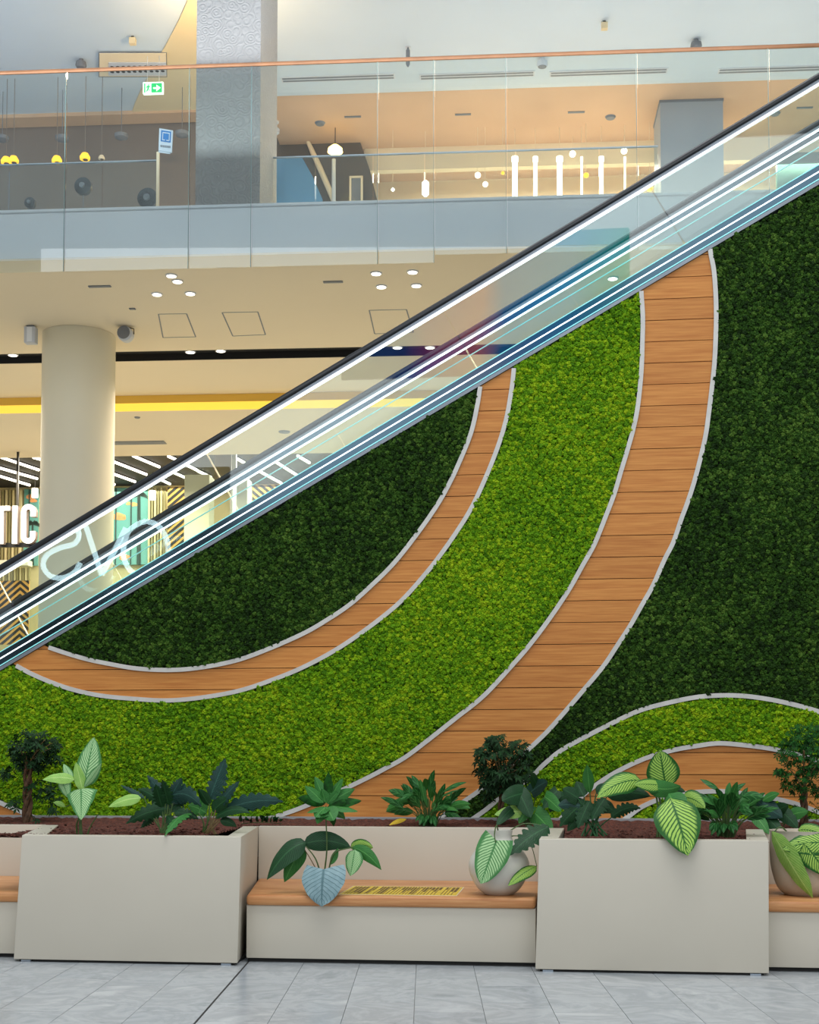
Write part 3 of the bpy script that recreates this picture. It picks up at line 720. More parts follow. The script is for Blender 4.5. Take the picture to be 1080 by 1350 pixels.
access([(293, 412), (340, 411), (350, 441), (307, 443)], 'ceiling access hatch left of the escalator handrail')
access([(487, 409), (536, 408), (545, 438), (494, 440)], 'ceiling access hatch right beside the escalator handrail')
# loudspeaker and white box under soffit
p = P(B, 167, 431, Z=ZSF); c = P(B, 166, 441, Y=B.at(167, 431, Z=ZSF)[1])
t = thing('loudspeaker', 'round grey ceiling loudspeaker on bracket right of the column', 'loudspeaker', p)
rot = Matrix.Rotation(R(90), 3, 'X')
m = MB(); m.lathe([(.085, -.08), (.1, -.05), (.1, .05), (.06, .09)], c, 24, axis=rot); mk('body', m, 'white_dev', t, smooth='auto')
m = MB(); m.lathe([(.086, -.0), (.086, .012)], c+Vector((0, -.092, 0)), 24, axis=rot); mk('grille', m, 'grey_dev', t)
m = MB(); m.tube([c+Vector((-.11, 0, 0)), c+Vector((-.11, 0, .07)), p, c+Vector((.11, 0, .07)), c+Vector((.11, 0, 0))], .008, 6); mk('bracket', m, 'dark', t)
p = P(B, 41, 430, Z=ZSF); c = B.at(41, 430, Z=ZSF); hh = c[2]-B.at(41, 453, Y=c[1])[2]
t = thing('hanging_sensor_box', 'white box shaped device hanging from the ceiling left of the column', 'device', p)
m = MB(); m.box(c[0]-.075, c[0]+.075, c[1]-.06, c[1]+.06, ZSF-hh, ZSF-.02, B); mk('body', m, 'white_dev', t, bevel=.006)
m = MB(); m.box(c[0]-.05, c[0]+.05, c[1]-.04, c[1]+.04, ZSF-.02, ZSF-.0005, B); mk('mount', m, 'grey_dev', t)
m = MB(); m.box(c[0]-.035, c[0]+.035, c[1]-.062, c[1]-.058, ZSF-hh+.01, ZSF-.03, B); mk('front_panel', m, 'fascia', t)

# ---- shop
ZC = ZFT-.09; YBk = B.at(150, 641, Z=ZC-.0)[1]
print('shop back', YBk)
m = MB(); m.box(BX0, BX1, YSH+.1, YBk+1, ZC, ZC+.05, B); struct('ceiling_shop', m, 'dark')
m = MB(); m.box(BX0, BX1, YSH, YSH+.1, ZC2, ZC+.05, B); struct('trim_3', m, 'soffit')
m = MB(); m.box(BX0, BX1, YBk, YBk+.2, 0, ZC, B); struct('wall_shop', m, 'curtain')
m = MB(); m.box(BX0, BX0+.2, YSH, YBk, 0, ZC, B); struct('wall_left', m, 'curtain')
def zz(py, Y, px=150): return B.at(px, py, Y=Y)[2]
TB = [(2, 603, 51, 619.5), (0, 617, 49, 631), (-6, 626, 39, 639.5), (44, 603, 70, 610), (120, 597, 193, 625.5), (125, 616, 178, 635), (135, 634, 151, 638.7), (175.5, 601, 210, 615.5), (222, 601.5, 232, 606), (222, 620, 253, 633.5), (207, 630, 224, 638), (240, 610, 260, 620), (261, 621, 278, 629), (313, 605, 322, 610), (342.6, 621.5, 371, 637), (363, 608.5, 394, 628), (392.6, 601, 408, 610)]
ords = ['first', 'second', 'third', 'fourth', 'fifth', 'sixth', 'seventh', 'eighth', 'ninth', 'tenth', 'eleventh', 'twelfth', 'thirteenth', 'fourteenth', 'fifteenth', 'sixteenth', 'seventeenth']
TB.sort()
for i, (a, b, c_, d_) in enumerate(TB):
    p, q = P(B, a, b, Z=ZC-.05), P(B, c_, d_, Z=ZC-.05)
    t = thing('tube_light', 'white diagonal tube light on black shop ceiling, %s counting from the left' % ords[i], 'light', p, 'tube lights on the shop ceiling')
    m = MB(); m.tube([p, q], .03, 8); mk('tube', m, 'lamp_w', t)
    m = MB(); m.tube([p+Vector((0, 0, .035)), q+Vector((0, 0, .035))], .02, 4); mk('rail', m, 'dark', t)
def panel(name, x0, x1, ya, yb, Y, m_, lb, cat, th=.05, parent=None):
    X0, X1 = bx(x0, 650, Y), bx(x1, 650, Y)
    mb = MB(); mb.box(X0, X1, Y-th, Y, 0 if yb >= 900 else zz(yb, Y, x0), zz(ya, Y, x0), B); return mk(name, mb, m_, parent, label=lb, cat=cat)
Yd = YBk-.05
for i, (x0, x1, lb) in enumerate(((33, 52, 'teal tropical poster left of the round column in the shop'), (146, 197, 'wide teal tropical poster with palm and orange clouds right of column'))):
    X0, X1 = bx(x0, 650, Yd), bx(x1, 650, Yd); t = thing('tropical_poster', lb, 'poster', B.pt((X0+X1)/2, Yd, zz(745, Yd)))
    m = MB(); m.box(X0, X1, Yd-.05, Yd, zz(745, Yd), zz(644, Yd), B); mk('print', m, 'poster', t)
    for (cx, cy, r) in (((40, 655, 6), (44, 660, 5)) if i == 0 else ((157, 681, 9), (177, 665, 5), (160, 683, 6), (170, 664, 4), (165, 735, 8))):
        cp = P(B, cx, cy, Y=Yd-.055); k_ = r*Yd/F
        m = MB(); m.prism([cp+B.ax*(k_*cos(q*pi/8)*(1+.15*sin(q*3)))+Vector((0, 0, k_*.55*sin(q*pi/8)*(1+.2*cos(q*5)))) for q in range(16)], B.ay*.004); mk('cloud_print', m, 'cloud', t)
    for (cx, cy, hb) in (((43, 690, 745),) if i == 0 else ((184, 652, 745),)):
        cp = P(B, cx, cy, Y=Yd-.058); bt = P(B, cx, hb, Y=Yd-.058); m = MB()
        m.prism([cp-B.ax*.02, cp+B.ax*.02, bt+B.ax*.03, bt-B.ax*.03], B.ay*.003)
        for q in range(9):
            a = pi*q/8+.0; d = B.ax*cos(a)+Vector((0, 0, sin(a)*.7-.25)); n_ = Vector((0, 0, 1))*.03; e = cp+d*.22
            m.prism([cp-n_, cp+d*.12-n_*1.2, e-Vector((0, 0, .06)), cp+d*.12+n_, cp+n_], B.ay*.003)
        mk('palm_print', m, 'palm', t)
    for cx in ((40,) if i == 0 else (154, 174, 183)):
        xx = bx(cx, 650, Yd); m = MB(); m.box(xx-.012, xx+.012, Yd-.07, Yd-.05, zz(745, Yd), zz(644, Yd), B); mk('joint', m, 'palm', t)
def slats(x0, x1, ya, yb, n, Y, lb):
    X0, X1 = bx(x0, 650, Y), bx(x1, 650, Y); t = thing('slatted_screen', lb, 'screen', B.pt((X0+X1)/2, Y, zz(yb, Y)))
    for i in range(n):
        a = X0+(X1-X0)*i/n; m = MB(); m.box(a, a+(X1-X0)/n*.6, Y-.1, Y-.02, zz(yb, Y), zz(ya, Y), B); mk('slat', m, 'slat' if i % 2 else 'curtain', t)
slats(0, 32, 645, 745, 7, Yd, 'olive and cream vertical slats behind the lit letters')
slats(197, 221, 645, 760, 6, Yd, 'cream vertical slats between tropical poster and chevron panel')
slats(0, 44, 748, 765, 12, Yd-1, 'low grey ribbed counter front above the left chevron panel')
panel('counter_top', -4, 44, 741, 748, Yd-.95, 'shop_white', 'pale counter top left of the round column', 'counter', .3)
def chevron(x0, x1, ya, yb, Y, lb, dirn=1, vee=False, step=5.2):
    X0, X1 = bx(x0, 650, Y), bx(x1, 650, Y); z0, z1 = zz(yb, Y, x0), zz(ya, Y, x0); t = thing('chevron_panel', lb, 'panel', B.pt((X0+X1)/2, Y, z0))
    m = MB(); m.box(X0, X1, Y-.04, Y, z0, z1, B); mk('board', m, 'chev_y', t)
    pt = 9.0*Y/F; wdt = pt*.5; xm = X0+(X1-X0)*.72 if vee else X1
    def clipbar(xa, xb, zs, s):   # bar: z = zs + s*(x-xa) over xa..xb, thickness wdt, clipped to z0..z1
        poly = [(xa, zs), (xb, zs+s*(xb-xa)), (xb, zs+s*(xb-xa)+wdt), (xa, zs+wdt)]
        for lim, sg in ((z0, 1), (z1, -1)):
            out = []
            for i in range(len(poly)):
                a, b = poly[i-1], poly[i]; ia = (a[1]-lim)*sg >= 0; ib = (b[1]-lim)*sg >= 0
                if ia != ib: k_ = (lim-a[1])/(b[1]-a[1]); out.append((a[0]+(b[0]-a[0])*k_, lim))
                if ib: out.append(b)
            poly = out
            if len(poly) < 3: return
        mm = MB(); mm.prism([B.pt(x, Y-.052, z) for x, z in poly], B.ay*.012); mk('stripe', mm, 'dark', t)
    k_ = z0-(X1-X0)*1.2
    while k_ < z1+(X1-X0):
        clipbar(X0, xm, k_, .85*dirn)
        if vee: clipbar(xm, X1, k_+.85*(xm-X0), -.85)
        k_ += pt
chevron(222, 247, 643, 800, Yd-.3, 'black and yellow diagonal striped panel left of the white shop pillar')
chevron(0, 41, 766, 850, Yd-1.05, 'black and yellow chevron panel low at the left edge', vee=True)
chevron(333, 372, 640, 700, Yd-.3, 'black and yellow diagonal striped panel right of the shop doors', dirn=-1)
panel('shop_pillar', 251, 283, 633, 900, YSH+2, 'shop_white', 'wide white square pillar inside the shop', 'pillar', .5)
panel('shop_pillar', 306, 332, 636, 900, YSH+2.6, 'shop_white', 'narrow white square pillar right of brown door panel', 'pillar', .5)
panel('door_panel', 284, 306, 598, 900, YSH+1.2, 'shop_brown', 'tall brown panel between the two white shop pillars', 'panel', .1)
panel('door_frame', 308, 312, 598, 900, YSH+1.1, 'alu', 'slim metal upright right of the tall brown panel', 'frame', .08)
# small shop lamps
for px, py, lb in ((201, 653, 'small white cylinder lamp in the shop above cream slats'), (46, 650, 'small white cylinder lamp in the shop left of the column')):
    cp = P(B, px, py, Y=Yd-1.4); t = thing('pendant_lamp', lb, 'lamp', cp)
    m = MB(); m.lathe([(.065, -.1), (.065, .1)], cp, 16); mk('shade', m, 'lamp_w', t)
    m = MB(); m.tube([cp+Vector((0, 0, .1)), Vector((cp.x, cp.y, ZC-.001))], .006, 6); mk('cord', m, 'dark', t)
# TIC letters
YLt = YSH-.5
def letter(ch, x0, x1, y0, y1):
    X0, X1 = bx(x0, 690, YLt), bx(x1, 690, YLt); z1, z0 = zz(y0, YLt, 20), zz(y1, YLt, 20); s = 7*YLt/F
    t = thing('sign_letter', 'white glowing capital letter %s of the shop sign left of the column' % ch, 'letter', B.pt((X0+X1)/2, YLt, z0), None)
    if ch == 'T': polys = [[(X0, z1), (X1, z1), (X1, z1-s*.9), ((X0+X1)/2+s/2, z1-s*.9), ((X0+X1)/2+s/2, z0), ((X0+X1)/2-s/2, z0), ((X0+X1)/2-s/2, z1-s*.9), (X0, z1-s*.9)]]
    elif ch == 'I': polys = [[(X0, z0), (X1, z0), (X1, z1), (X0, z1)]]
    else:
        polys = []; r = (X1-X0)/2; cx = (X0+X1)/2; out = []; inn = []
        for k_ in range(9): a = pi*k_/8; out.append((cx+r*cos(a), z1-r+r*sin(a))); inn.append((cx+(r-s)*cos(a), z1-r+(r-s)*sin(a)))
        for k_ in range(9): a = pi+pi*k_/8; out.append((cx+r*cos(a), z0+r+r*sin(a))); inn.append((cx+(r-s)*cos(a), z0+r+(r-s)*sin(a)))
        out = [(X1, z1-r*1.7)]+out+[(X1, z0+r*1.7)]; inn = [(X1-s, z1-r*1.7)]+inn+[(X1-s, z0+r*1.7)]
        polys = [[out[i], out[i+1], inn[i+1], inn[i]] for i in range(len(out)-1)]
    f = MB(); b = MB()
    for pl in polys:
        f.prism([B.pt(x, YLt-.02, z) for x, z in pl], B.ay*.018); b.prism([B.pt(x, YLt-.001, z) for x, z in pl], B.ay*.12)
    mk('face', f, 'sign_w', t); mk('return', b, 'sign_side', t)
letter('T', -10, 13, 667, 717); letter('I', 16.5, 23, 667, 717); letter('C', 28, 47, 665, 717)
m = MB(); a = bx(-60, 690, YLt); m.box(a, bx(50, 690, YLt), YLt+.12, YLt+.16, zz(720, YLt, 20), zz(714, YLt, 20), B); m.box(bx(17.5, 690, YLt), bx(20, 690, YLt), YLt+.12, YLt+.16, zz(715, YLt, 20), ZC2, B)
mk('sign_rail', m, 'black', label='black rail and rod carrying the white sign letters', cat='rail')

# ------------------------------------------------------------------ upper gallery
ZU = 12.0
YU1 = B.at(600, 128, Z=ZU)[1]; YU2 = B.at(600, 203, Z=ZU)[1]; print('upper ceil', YU1, YU2)
YUL = B.at(100, 148, Z=ZU)[1]; YUL2 = YUL+.45
xs_ = bx(345, 150, YU1)
m = MB()
prof = [(12.5, ZU), (YU1-.5, ZU), (YU1-.3, ZU+.012), (YU1-.12, ZU+.05), (YU1, ZU+.14)]
for (ya, za), (yb_, zb_) in zip(prof[:-1], prof[1:]): m.hexa([B.pt(xs_, ya, za), B.pt(BX1, ya, za), B.pt(BX1, yb_, zb_), B.pt(xs_, yb_, zb_)], [B.pt(xs_, ya, ZU+.4), B.pt(BX1, ya, ZU+.4), B.pt(BX1, yb_, ZU+.4), B.pt(xs_, yb_, ZU+.4)])
m.box(BX0, xs_, 12.5, YUL, ZU, ZU+.4, B)
struct('ceiling_upper', m, 'white', smooth='auto')
m = MB(); m.box(xs_, BX1, YU1, YU2+2.5, ZU+.14, ZU+.4, B); m.box(BX0, xs_, YUL, YUL+.35, ZU-.06, ZU+.4, B); struct('ceiling_peach', m, 'peach')
# left taupe room
m = MB(); m.box(BX0, bx(345, 200, YUL2), YUL2, YUL2+.1, ZFT, ZU, B); struct('wall_left_upper', m, 'room')
# cream wall right
x497, x365 = 497, 362
m = MB(); zc = B.at(700, 219, Y=YU2)[2]
XA = bx(480, 230, YU2)
m.box(XA, BX1, YU2, YU2+.15, zc, ZU+.14, B); struct('trim_4', m, 'cream_wall')
m = MB(); m.box(XA-1, BX1, YU2+1.4, YU2+1.55, ZFT, ZU+.14, B); struct('wall_right_upper', m, 'cream_wall')
# dark portal
YD = YU2-.25
poly = [P(B, q[0], q[1], Y=YD) for q in ((355, 169), (465, 166), (476, 190), (488, 225), (500, 275), (502, 300), (355, 300))]
m = MB(); m.prism(poly, B.ay*.1); mk('dark_upper_panel', m, 'room_dark', label='dark taupe slanted shopfront behind the glass right of grey pillar', cat='shopfront')
poly = [P(B, *q, Y=YD-.05) for q in ((360, 208), (398, 207), (412, 232), (425, 262), (428, 285), (360, 285))]
m = MB(); m.prism(poly, B.ay*.04); mk('blue_panel', m, 'blue', label='light blue panel low in the dark shopfront', cat='panel')
t = thing('curved_rib', 'pale curved rib leaning across the dark shopfront', 'rib', P(B, 425, 262, Y=YD-.08)); m = MB()
m.tube([P(B, *q, Y=YD-.08) for q in ((403, 180), (412, 200), (422, 222), (432, 245), (441, 268))], [.03, .045, .05, .05, .04], 8); mk('rib', m, 'cream_wall', t, smooth='auto')
t = thing('white_post', 'slim white post standing in the dark shopfront', 'post', P(B, 440, 268, Y=YD-.3)); m = MB()
c_ = B.at(440, 268, Y=YD-.3); c0 = B.pt(c_[0], c_[1], ZFT); zt_ = zz(210, YD-.3, 440)
m.lathe([(.05, 0), (.05, .25), (.035, .28), (.035, zt_-c0.z)], c0, 12); mk('shaft', m, 'white_dev', t, smooth='auto')
t = thing('metal_door_frame', 'small pale metal door frame in the dark shopfront', 'frame', P(B, 470, 266, Y=YD-.12))
for a, b, c_, d_ in ((461, 463.5, 233, 420), (476, 478.5, 233, 420), (461, 478.5, 233, 235.5)):
    m = MB(); m.box(bx(a, 250, YD-.12), bx(b, 250, YD-.12), YD-.16, YD-.12, (ZFT if d_ > 400 else zz(d_, YD-.12, 470)), zz(c_, YD-.12, 470), B); mk('bar', m, 'cream_wall', t)
m = MB(); m.box(bx(463.5, 250, YD-.12), bx(476, 250, YD-.12), YD-.14, YD-.13, zz(268, YD-.12, 470), zz(235.5, YD-.12, 470), B); mk('pane', m, 'grey_dev', t)
cp = P(B, 442, 196, Y=YD-.6); t = thing('wall_lamp', 'bright warm glowing lamp high in the dark shopfront', 'lamp', cp)
m = MB(); m.lathe([(.05, .06), (.12, .0), (.13, -.06), (.09, -.08)], cp, 20); mk('shade', m, mat('lamp_glow', (255, 225, 150), .5, emit=(255, 214, 120), es=6, var=0), t, smooth='auto')
m = MB(); m.tube([cp+Vector((0, 0, .06)), Vector((cp.x, cp.y, ZU+.13))], .008, 6); mk('cord', m, 'dark', t)
l = bpy.data.lights.new('pillar_warm_fill', 'POINT'); l.energy = 110; l.color = (1, .68, .34); l.shadow_soft_size = .1; lo = bpy.data.objects.new('pillar_warm_fill', l); C.objects.link(lo); lo.location = cp+Vector((-.9, -4.6, -.9))  # added warm fill beside the relief pillar, well away from the lamp
# grey relief pillar
YPl = YE-.05
XPl0, XPl1 = bx(258, 200, YPl), bx(343, 200, YPl)
m = MB(); m.box(XPl0, XPl1, YPl, YPl+1.15, B.at(300, 320, Y=YPl)[2], 13.5, B); mk('relief_pillar', m, 'relief', label='broad grey pillar with carved relief pattern on the first floor', cat='pillar')
# white pillar right
YPr = B.at(910, 131, Z=ZU+.139)[1]
m = MB(); m.box(bx(871, 190, YPr), bx(954, 190, YPr), YPr, YPr+.9, ZFT, B.at(910, 131, Y=YPr)[2], B); o = mk('square_pillar', m, 'pillar_grey', label='plain pale square pillar on the right of the first floor', cat='pillar')
m = MB(); m.box(bx(870, 190, YPr), bx(955, 190, YPr), YPr-.01, YPr+.91, ZU+.10, ZU+.139, B); mk('top_band', m, 'slot', o)  # thin grey band round the pillar top
# inner glass balustrades
YG = YE+.85
def rail(x0, x1, top, seams, lb):
    zt = B.at((x0+x1)/2, top, Y=YG)[2]; t = thing('glass_balustrade', lb, 'balustrade', B.pt(bx((x0+x1)/2, top, YG), YG, ZFT))
    m = MB(); m.box(bx(x0, top, YG), bx(x1, top, YG), YG-.015, YG+.015, zt-.012, zt, B); mk('top_rail', m, 'alu', t)
    pts = [x0]+seams+[x1]
    for a, b in zip(pts[:-1], pts[1:]):
        A_, B_ = bx(a, top, YG), bx(b, top, YG); m = MB(); m.box(A_+.006, B_-.006, YG-.006, YG+.006, ZFT, zt-.012, B); mk('glass_panel', m, 'glass_par', t)
rail(-60, 207, 215, [12, 135], 'inner glass balustrade with steel top rail left of the grey pillar')
rail(352, 868, 200, [416, 492, 560, 680, 790], 'inner glass balustrade in front of warm room right of the grey pillar')
# things on the upper left
for px, py, lb in ((3, 183, 'dark ceiling lamp cup at the left edge of the gallery'), (82, 183, 'second dark lamp cup from the left in the gallery'), (160, 180, 'third dark lamp cup from the left in the gallery'), (240, 177, 'fourth dark lamp cup, next to the sign with blue square')):
    cp = P(B, px, py, Y=YUL2-1.2); t = thing('ceiling_lamp_cup', lb, 'lamp', cp)
    m = MB(); m.lathe([(.04, -.05), (.1, -.02), (.11, .03), (.05, .05)], cp, 18); mk('cup', m, 'grey_dev', t, smooth='auto')
    m = MB(); m.tube([cp+Vector((0, 0, .05)), Vector((cp.x, cp.y, ZU-.001))], .006, 6); mk('cord', m, 'grey_dev', t)
for px, py, lb in ((8, 212, 'yellow dome lamp at the left edge above the balustrade'), (18, 211, 'second yellow dome lamp from left above the balustrade'), (75, 211, 'yellow dome lamp beside the first parapet joint'), (112, 207, 'large round yellow dome lamp midway above the balustrade'), (134, 208, 'small cream and yellow lamp at the balustrade joint')):
    cp = P(B, px, py, Y=YUL2-1.6); t = thing('dome_lamp', lb, 'lamp', cp); k_ = .08 if px != 134 else .05
    m = MB(); m.lathe([(.01, k_*.9), (k_*.6, k_*.7), (k_, 0), (k_*.95, -k_*.5)], cp, 18); mk('shade', m, 'lamp_y' if px != 134 else 'cream_wall', t, smooth='auto')
    m = MB(); m.lathe([(k_*.5, -.01), (k_*.45, .01)], cp+Vector((k_*.1, 0, -k_*.5)), 14); mk('opening', m, 'room_dark', t)
    m = MB(); m.tube([cp+Vector((0, 0, k_*.8)), Vector((cp.x, cp.y, ZU-.001))], .005, 5); mk('cord', m, 'room', t)
for px, py, r, lb in ((110, 246, .11, 'dark round disc hanging behind the glass left of the sign'), (40, 268, .07, 'small dark teal device low behind the left glass'), (195, 262, .13, 'dark round object low behind the glass beside the sign post')):
    cp = P(B, px, py, Y=YG+.6); t = thing('dark_disc', lb, 'device', cp)
    m = MB(); m.lathe([(r*.5, -.05), (r, -.03), (r, .03), (r*.5, .05)], cp, 22, axis=rot); mk('disc', m, 'black', t, smooth='auto')
    m = MB(); m.lathe([(r*.35, -.01), (r*.3, .01)], cp+Vector((0, -.06, 0)), 16, axis=rot); mk('hub', m, 'grey_dev', t)
    m = MB(); m.tube([cp+Vector((0, 0, -r)), Vector((cp.x, cp.y, ZFT+.001))], .008, 6); mk('stand', m, 'grey_dev', t)
# sign post
YSg = YG-.1
t = thing('sign_post', 'white sign with blue square on pale post left of the grey pillar', 'sign', P(B, 208, 276, Y=YSg))
m = MB(); m.box(bx(206, 240, YSg), bx(209.5, 240, YSg), YSg, YSg+.03, ZFT+.03, zz(200, YSg, 208), B); mk('post', m, 'cream_wall', t)
bd = [P(B, *q, Y=YSg-.02) for q in ((210, 169), (228, 172), (226.5, 201), (209, 198))]
m = MB(); m.prism(bd, B.ay*.02); mk('board', m, 'sign_w', t).data.materials[0] = M['white']
def quad(p4, y, m_, nm, par, th=.004):
    m = MB(); m.prism([P(B, *q, Y=y) for q in p4], B.ay*th); return mk(nm, m, m_, par)
quad(((212.5, 171.5), (225.5, 173.5), (224.8, 188), (211.8, 186)), YSg-.026, 'sign_blue', 'blue_square', t)
for p4 in (((214.3, 173.9), (223.9, 175.3), (223.8, 176.4), (214.2, 175)), ((214.2, 175), (215.2, 175.1), (214.8, 184.6), (213.8, 184.5)), ((222.9, 176.3), (223.8, 176.4), (223.4, 185.9), (222.5, 185.8)), ((213.8, 183.5), (217.5, 184), (217.4, 185.1), (213.7, 184.6)), ((219.4, 184.3), (223.4, 184.9), (223.3, 186), (219.3, 185.4))): quad(p4, YSg-.030, 'white', 'white_line', t)
for k_ in range(8): x = 211.6+k_*1.7; quad(((x, 190.8+k_*.2), (x+1.1, 190.9+k_*.2), (x+1, 193.6+k_*.2), (x-.1, 193.5+k_*.2)), YSg-.026, 'slot', 'lettering', t)
quad(((209, 198.5), (224.5, 200.5), (224.5, 203), (209, 201)), YSg-.01, 'white', 'lower_strip', t)
# exit sign
YX = 19.6
t = thing('exit_sign', 'green and white illuminated exit sign with arrow under the upper ceiling', 'sign', P(B, 202, 123, Y=YX))
def qx(x0, y0, x1, y1, m_, nm, off, th=.01):
    m = MB(); m.prism([P(B, *q, Y=YX-off) for q in ((x0, y0), (x1, y0-(x1-x0)*.03), (x1, y1-(x1-x0)*.03), (x0, y1))], B.ay*th); return mk(nm, m, m_, t)
qx(188.5, 108.5, 215, 123.5, 'exit_w', 'housing', 0, .05)
qx(190, 110, 191.5, 122, 'green', 'door_bar', .011); qx(199.5, 109.7, 213.5, 121.7, 'green', 'green_field', .011)
m = MB(); m.prism([P(B, *q, Y=YX-.022) for q in ((202, 115), (206.5, 115), (206, 111.5), (211.5, 115.4), (206, 119.8), (206.5, 116.8), (202, 116.8))], B.ay*.01); mk('arrow', m, 'exit_w', t)
m = MB()
for q4 in (((195.2, 111), (196.6, 111), (196.6, 112.4), (195.2, 112.4)), ((194, 113), (196.6, 112.8), (196, 116.4), (194.6, 116.2)), ((194.8, 116), (196, 116.2), (197.4, 119.6), (196.6, 120)), ((194.6, 116), (195.6, 116.4), (194, 120.5), (192.8, 120.3)), ((196.4, 113.4), (198.4, 114.6), (198, 115.2), (196, 114.4)), ((194.2, 113.2), (192.4, 115), (192.8, 115.5), (194.4, 114.4))):
    m.prism([P(B, *q, Y=YX-.012) for q in q4], B.ay*.01)
mk('running_figure', m, 'green', t)
m = MB(); q = P(B, 202, 108, Y=YX+.025)
for dx in (-.09, .09): m.tube([q+B.ax*dx, Vector(((q+B.ax*dx).x, (q+B.ax*dx).y, ZU-.001))], .004, 5)
mk('suspension', m, 'white_dev', t)
# cream zone on upper ceiling
cz = [(249, -20), (247, 0), (236, 25), (223, 50), (211, 72), (198, 95), (187, 115), (178, 135), (174, 147), (262, 144), (268, -20)]
m = MB(); m.prism([P(B, *q, Z=ZU-.002) for q in cz], (0, 0, -.02)); struct('trim_5', m, 'cream_up')
# grille
t = thing('ceiling_grille', 'rectangular ceiling grille with rows of round holes near upper left', 'vent', P(B, 175, 95, Z=ZU))
gq = lambda x0, y0, x1, y1, z, m_, nm: mk(nm, MB().prism([P(B, *q, Z=z) for q in ((x0, y0), (x1, y0), (x1+.5, y1), (x0, y1))], (0, 0, -.01)), m_, t)
gq(130, 69, 220, 101, ZU-.022, 'grey_dev', 'frame'); gq(131, 70, 219, 100, ZU-.033, 'cream_wall', 'recess'); gq(143, 82, 219, 99, ZU-.044, 'white_dev', 'plate')
for r_ in range(2):
    for k_ in range(10):
        p = P(B, 148+7.4*k_, 88.5-.15*k_+r_*6.5, Z=ZU-.055); m = MB(); m.lathe([(.03, -.004), (.03, 0)], p, 10); mk('hole', m, 'black', t)
for (x0, x1, y, lb) in ((370, 521, 101.5, 'first long twin slot diffuser from left on the pale upper ceiling'), (553, 705, 98, 'second long twin slot diffuser from left on the pale upper ceiling'), (725, 880, 94, 'third long twin slot diffuser from left on the pale upper ceiling'), (948, 1110, 90, 'long twin slot diffuser at the right, partly behind the handrail')):
    ceil_slot(x0, x1, y, ZU, lb, .16, True, 'white_dev')
for px, py, lb in ((107, 78, 'round grey loudspeaker on the upper ceiling at left'), (918, 52, 'round grey loudspeaker just above the timber handrail at right'), (715, 77, 'faint white round sensor below the timber handrail')):
    p = P(B, px, py, Z=ZU); t = thing('ceiling_speaker', lb, 'loudspeaker', p); m_ = 'grey_dev' if px != 715 else 'white_dev'
    m = MB(); m.lathe([(.03, 0), (.03, -.04), (.075, -.05), (.085, -.10), (.07, -.13)], p, 20); mk('body', m, m_, t, smooth='auto')
    m = MB(); m.lathe([(.06, -.135), (.065, -.13)], p, 20); mk('grille', m, 'slot', t)
for px, py, lb in ((175, 48, 'small cube spotlight above the holed grille'), (797, 28, 'small cube spotlight near the top right of photo')):
    c_ = B.at(px, py, Z=ZU); t = thing('ceiling_spot', lb, 'light', B.pt(*c_))
    m = MB(); m.box(c_[0]-.045, c_[0]+.045, c_[1]-.04, c_[1]+.04, ZU-.12, ZU-.03, B); mk('body', m, 'chev_y', t).data.materials[0] = M['cream_up']
    m = MB(); m.box(c_[0]-.02, c_[0]+.02, c_[1]-.02, c_[1]+.02, ZU-.03, ZU-.001, B); mk('mount', m, 'dark', t)
p = P(B, 538, 62, Z=ZU); t = thing('pendant_sensor', 'slim grey pendant device crossing the timber handrail at centre', 'device', p)
m = MB(); m.lathe([(.012, 0), (.02, -.04), (.03, -.05), (.03, -.26), (.012, -.30)], p, 14); mk('body', m, 'slot', t, smooth='auto')
m = MB(); m.lathe([(.04, -.008), (.04, 0)], p, 14); mk('mount', m, 'white_dev', t)
for x0, x1, y, lb in ((454, 476, 153, 'tiny dark slot vent in the peach ceiling, left'), (600, 621, 150, 'tiny dark slot vent in the peach ceiling, centre'), (749, 771, 147, 'tiny dark slot vent in the peach ceiling, right'), (1051, 1072, 141, 'tiny dark slot vent at the far right of peach ceiling')):
    ceil_slot(x0, x1, y, ZU+.14, lb, .05, False, 'slot')
for px, py, lb in ((422, 162, 'flat round detector on the peach ceiling above dark shopfront'), (805, 154, 'flat round detector on the peach ceiling left of pale pillar'), (1022, 149, 'flat round detector on the peach ceiling right of pale pillar')):
    p = P(B, px, py, Z=ZU+.14); m = MB(); m.lathe([(.07, -.03), (.09, 0)], p, 20); mk('smoke_detector', m, 'slot', label=lb, cat='detector')
p = P(B, 364, 160, Z=ZU+.14); t = thing('security_camera', 'small white dome camera beside the grey relief pillar', 'camera', p)
m = MB(); m.lathe([(.05, 0), (.05, -.03), (.02, -.05), (.02, -.10)], p, 14); mk('mount', m, 'white_dev', t)
m = MB(); m.lathe([(.03, .06), (.065, .02), (.06, -.04), (.02, -.07)], p+Vector((0, 0, -.16)), 16); mk('dome', m, 'white_dev', t, smooth='auto')
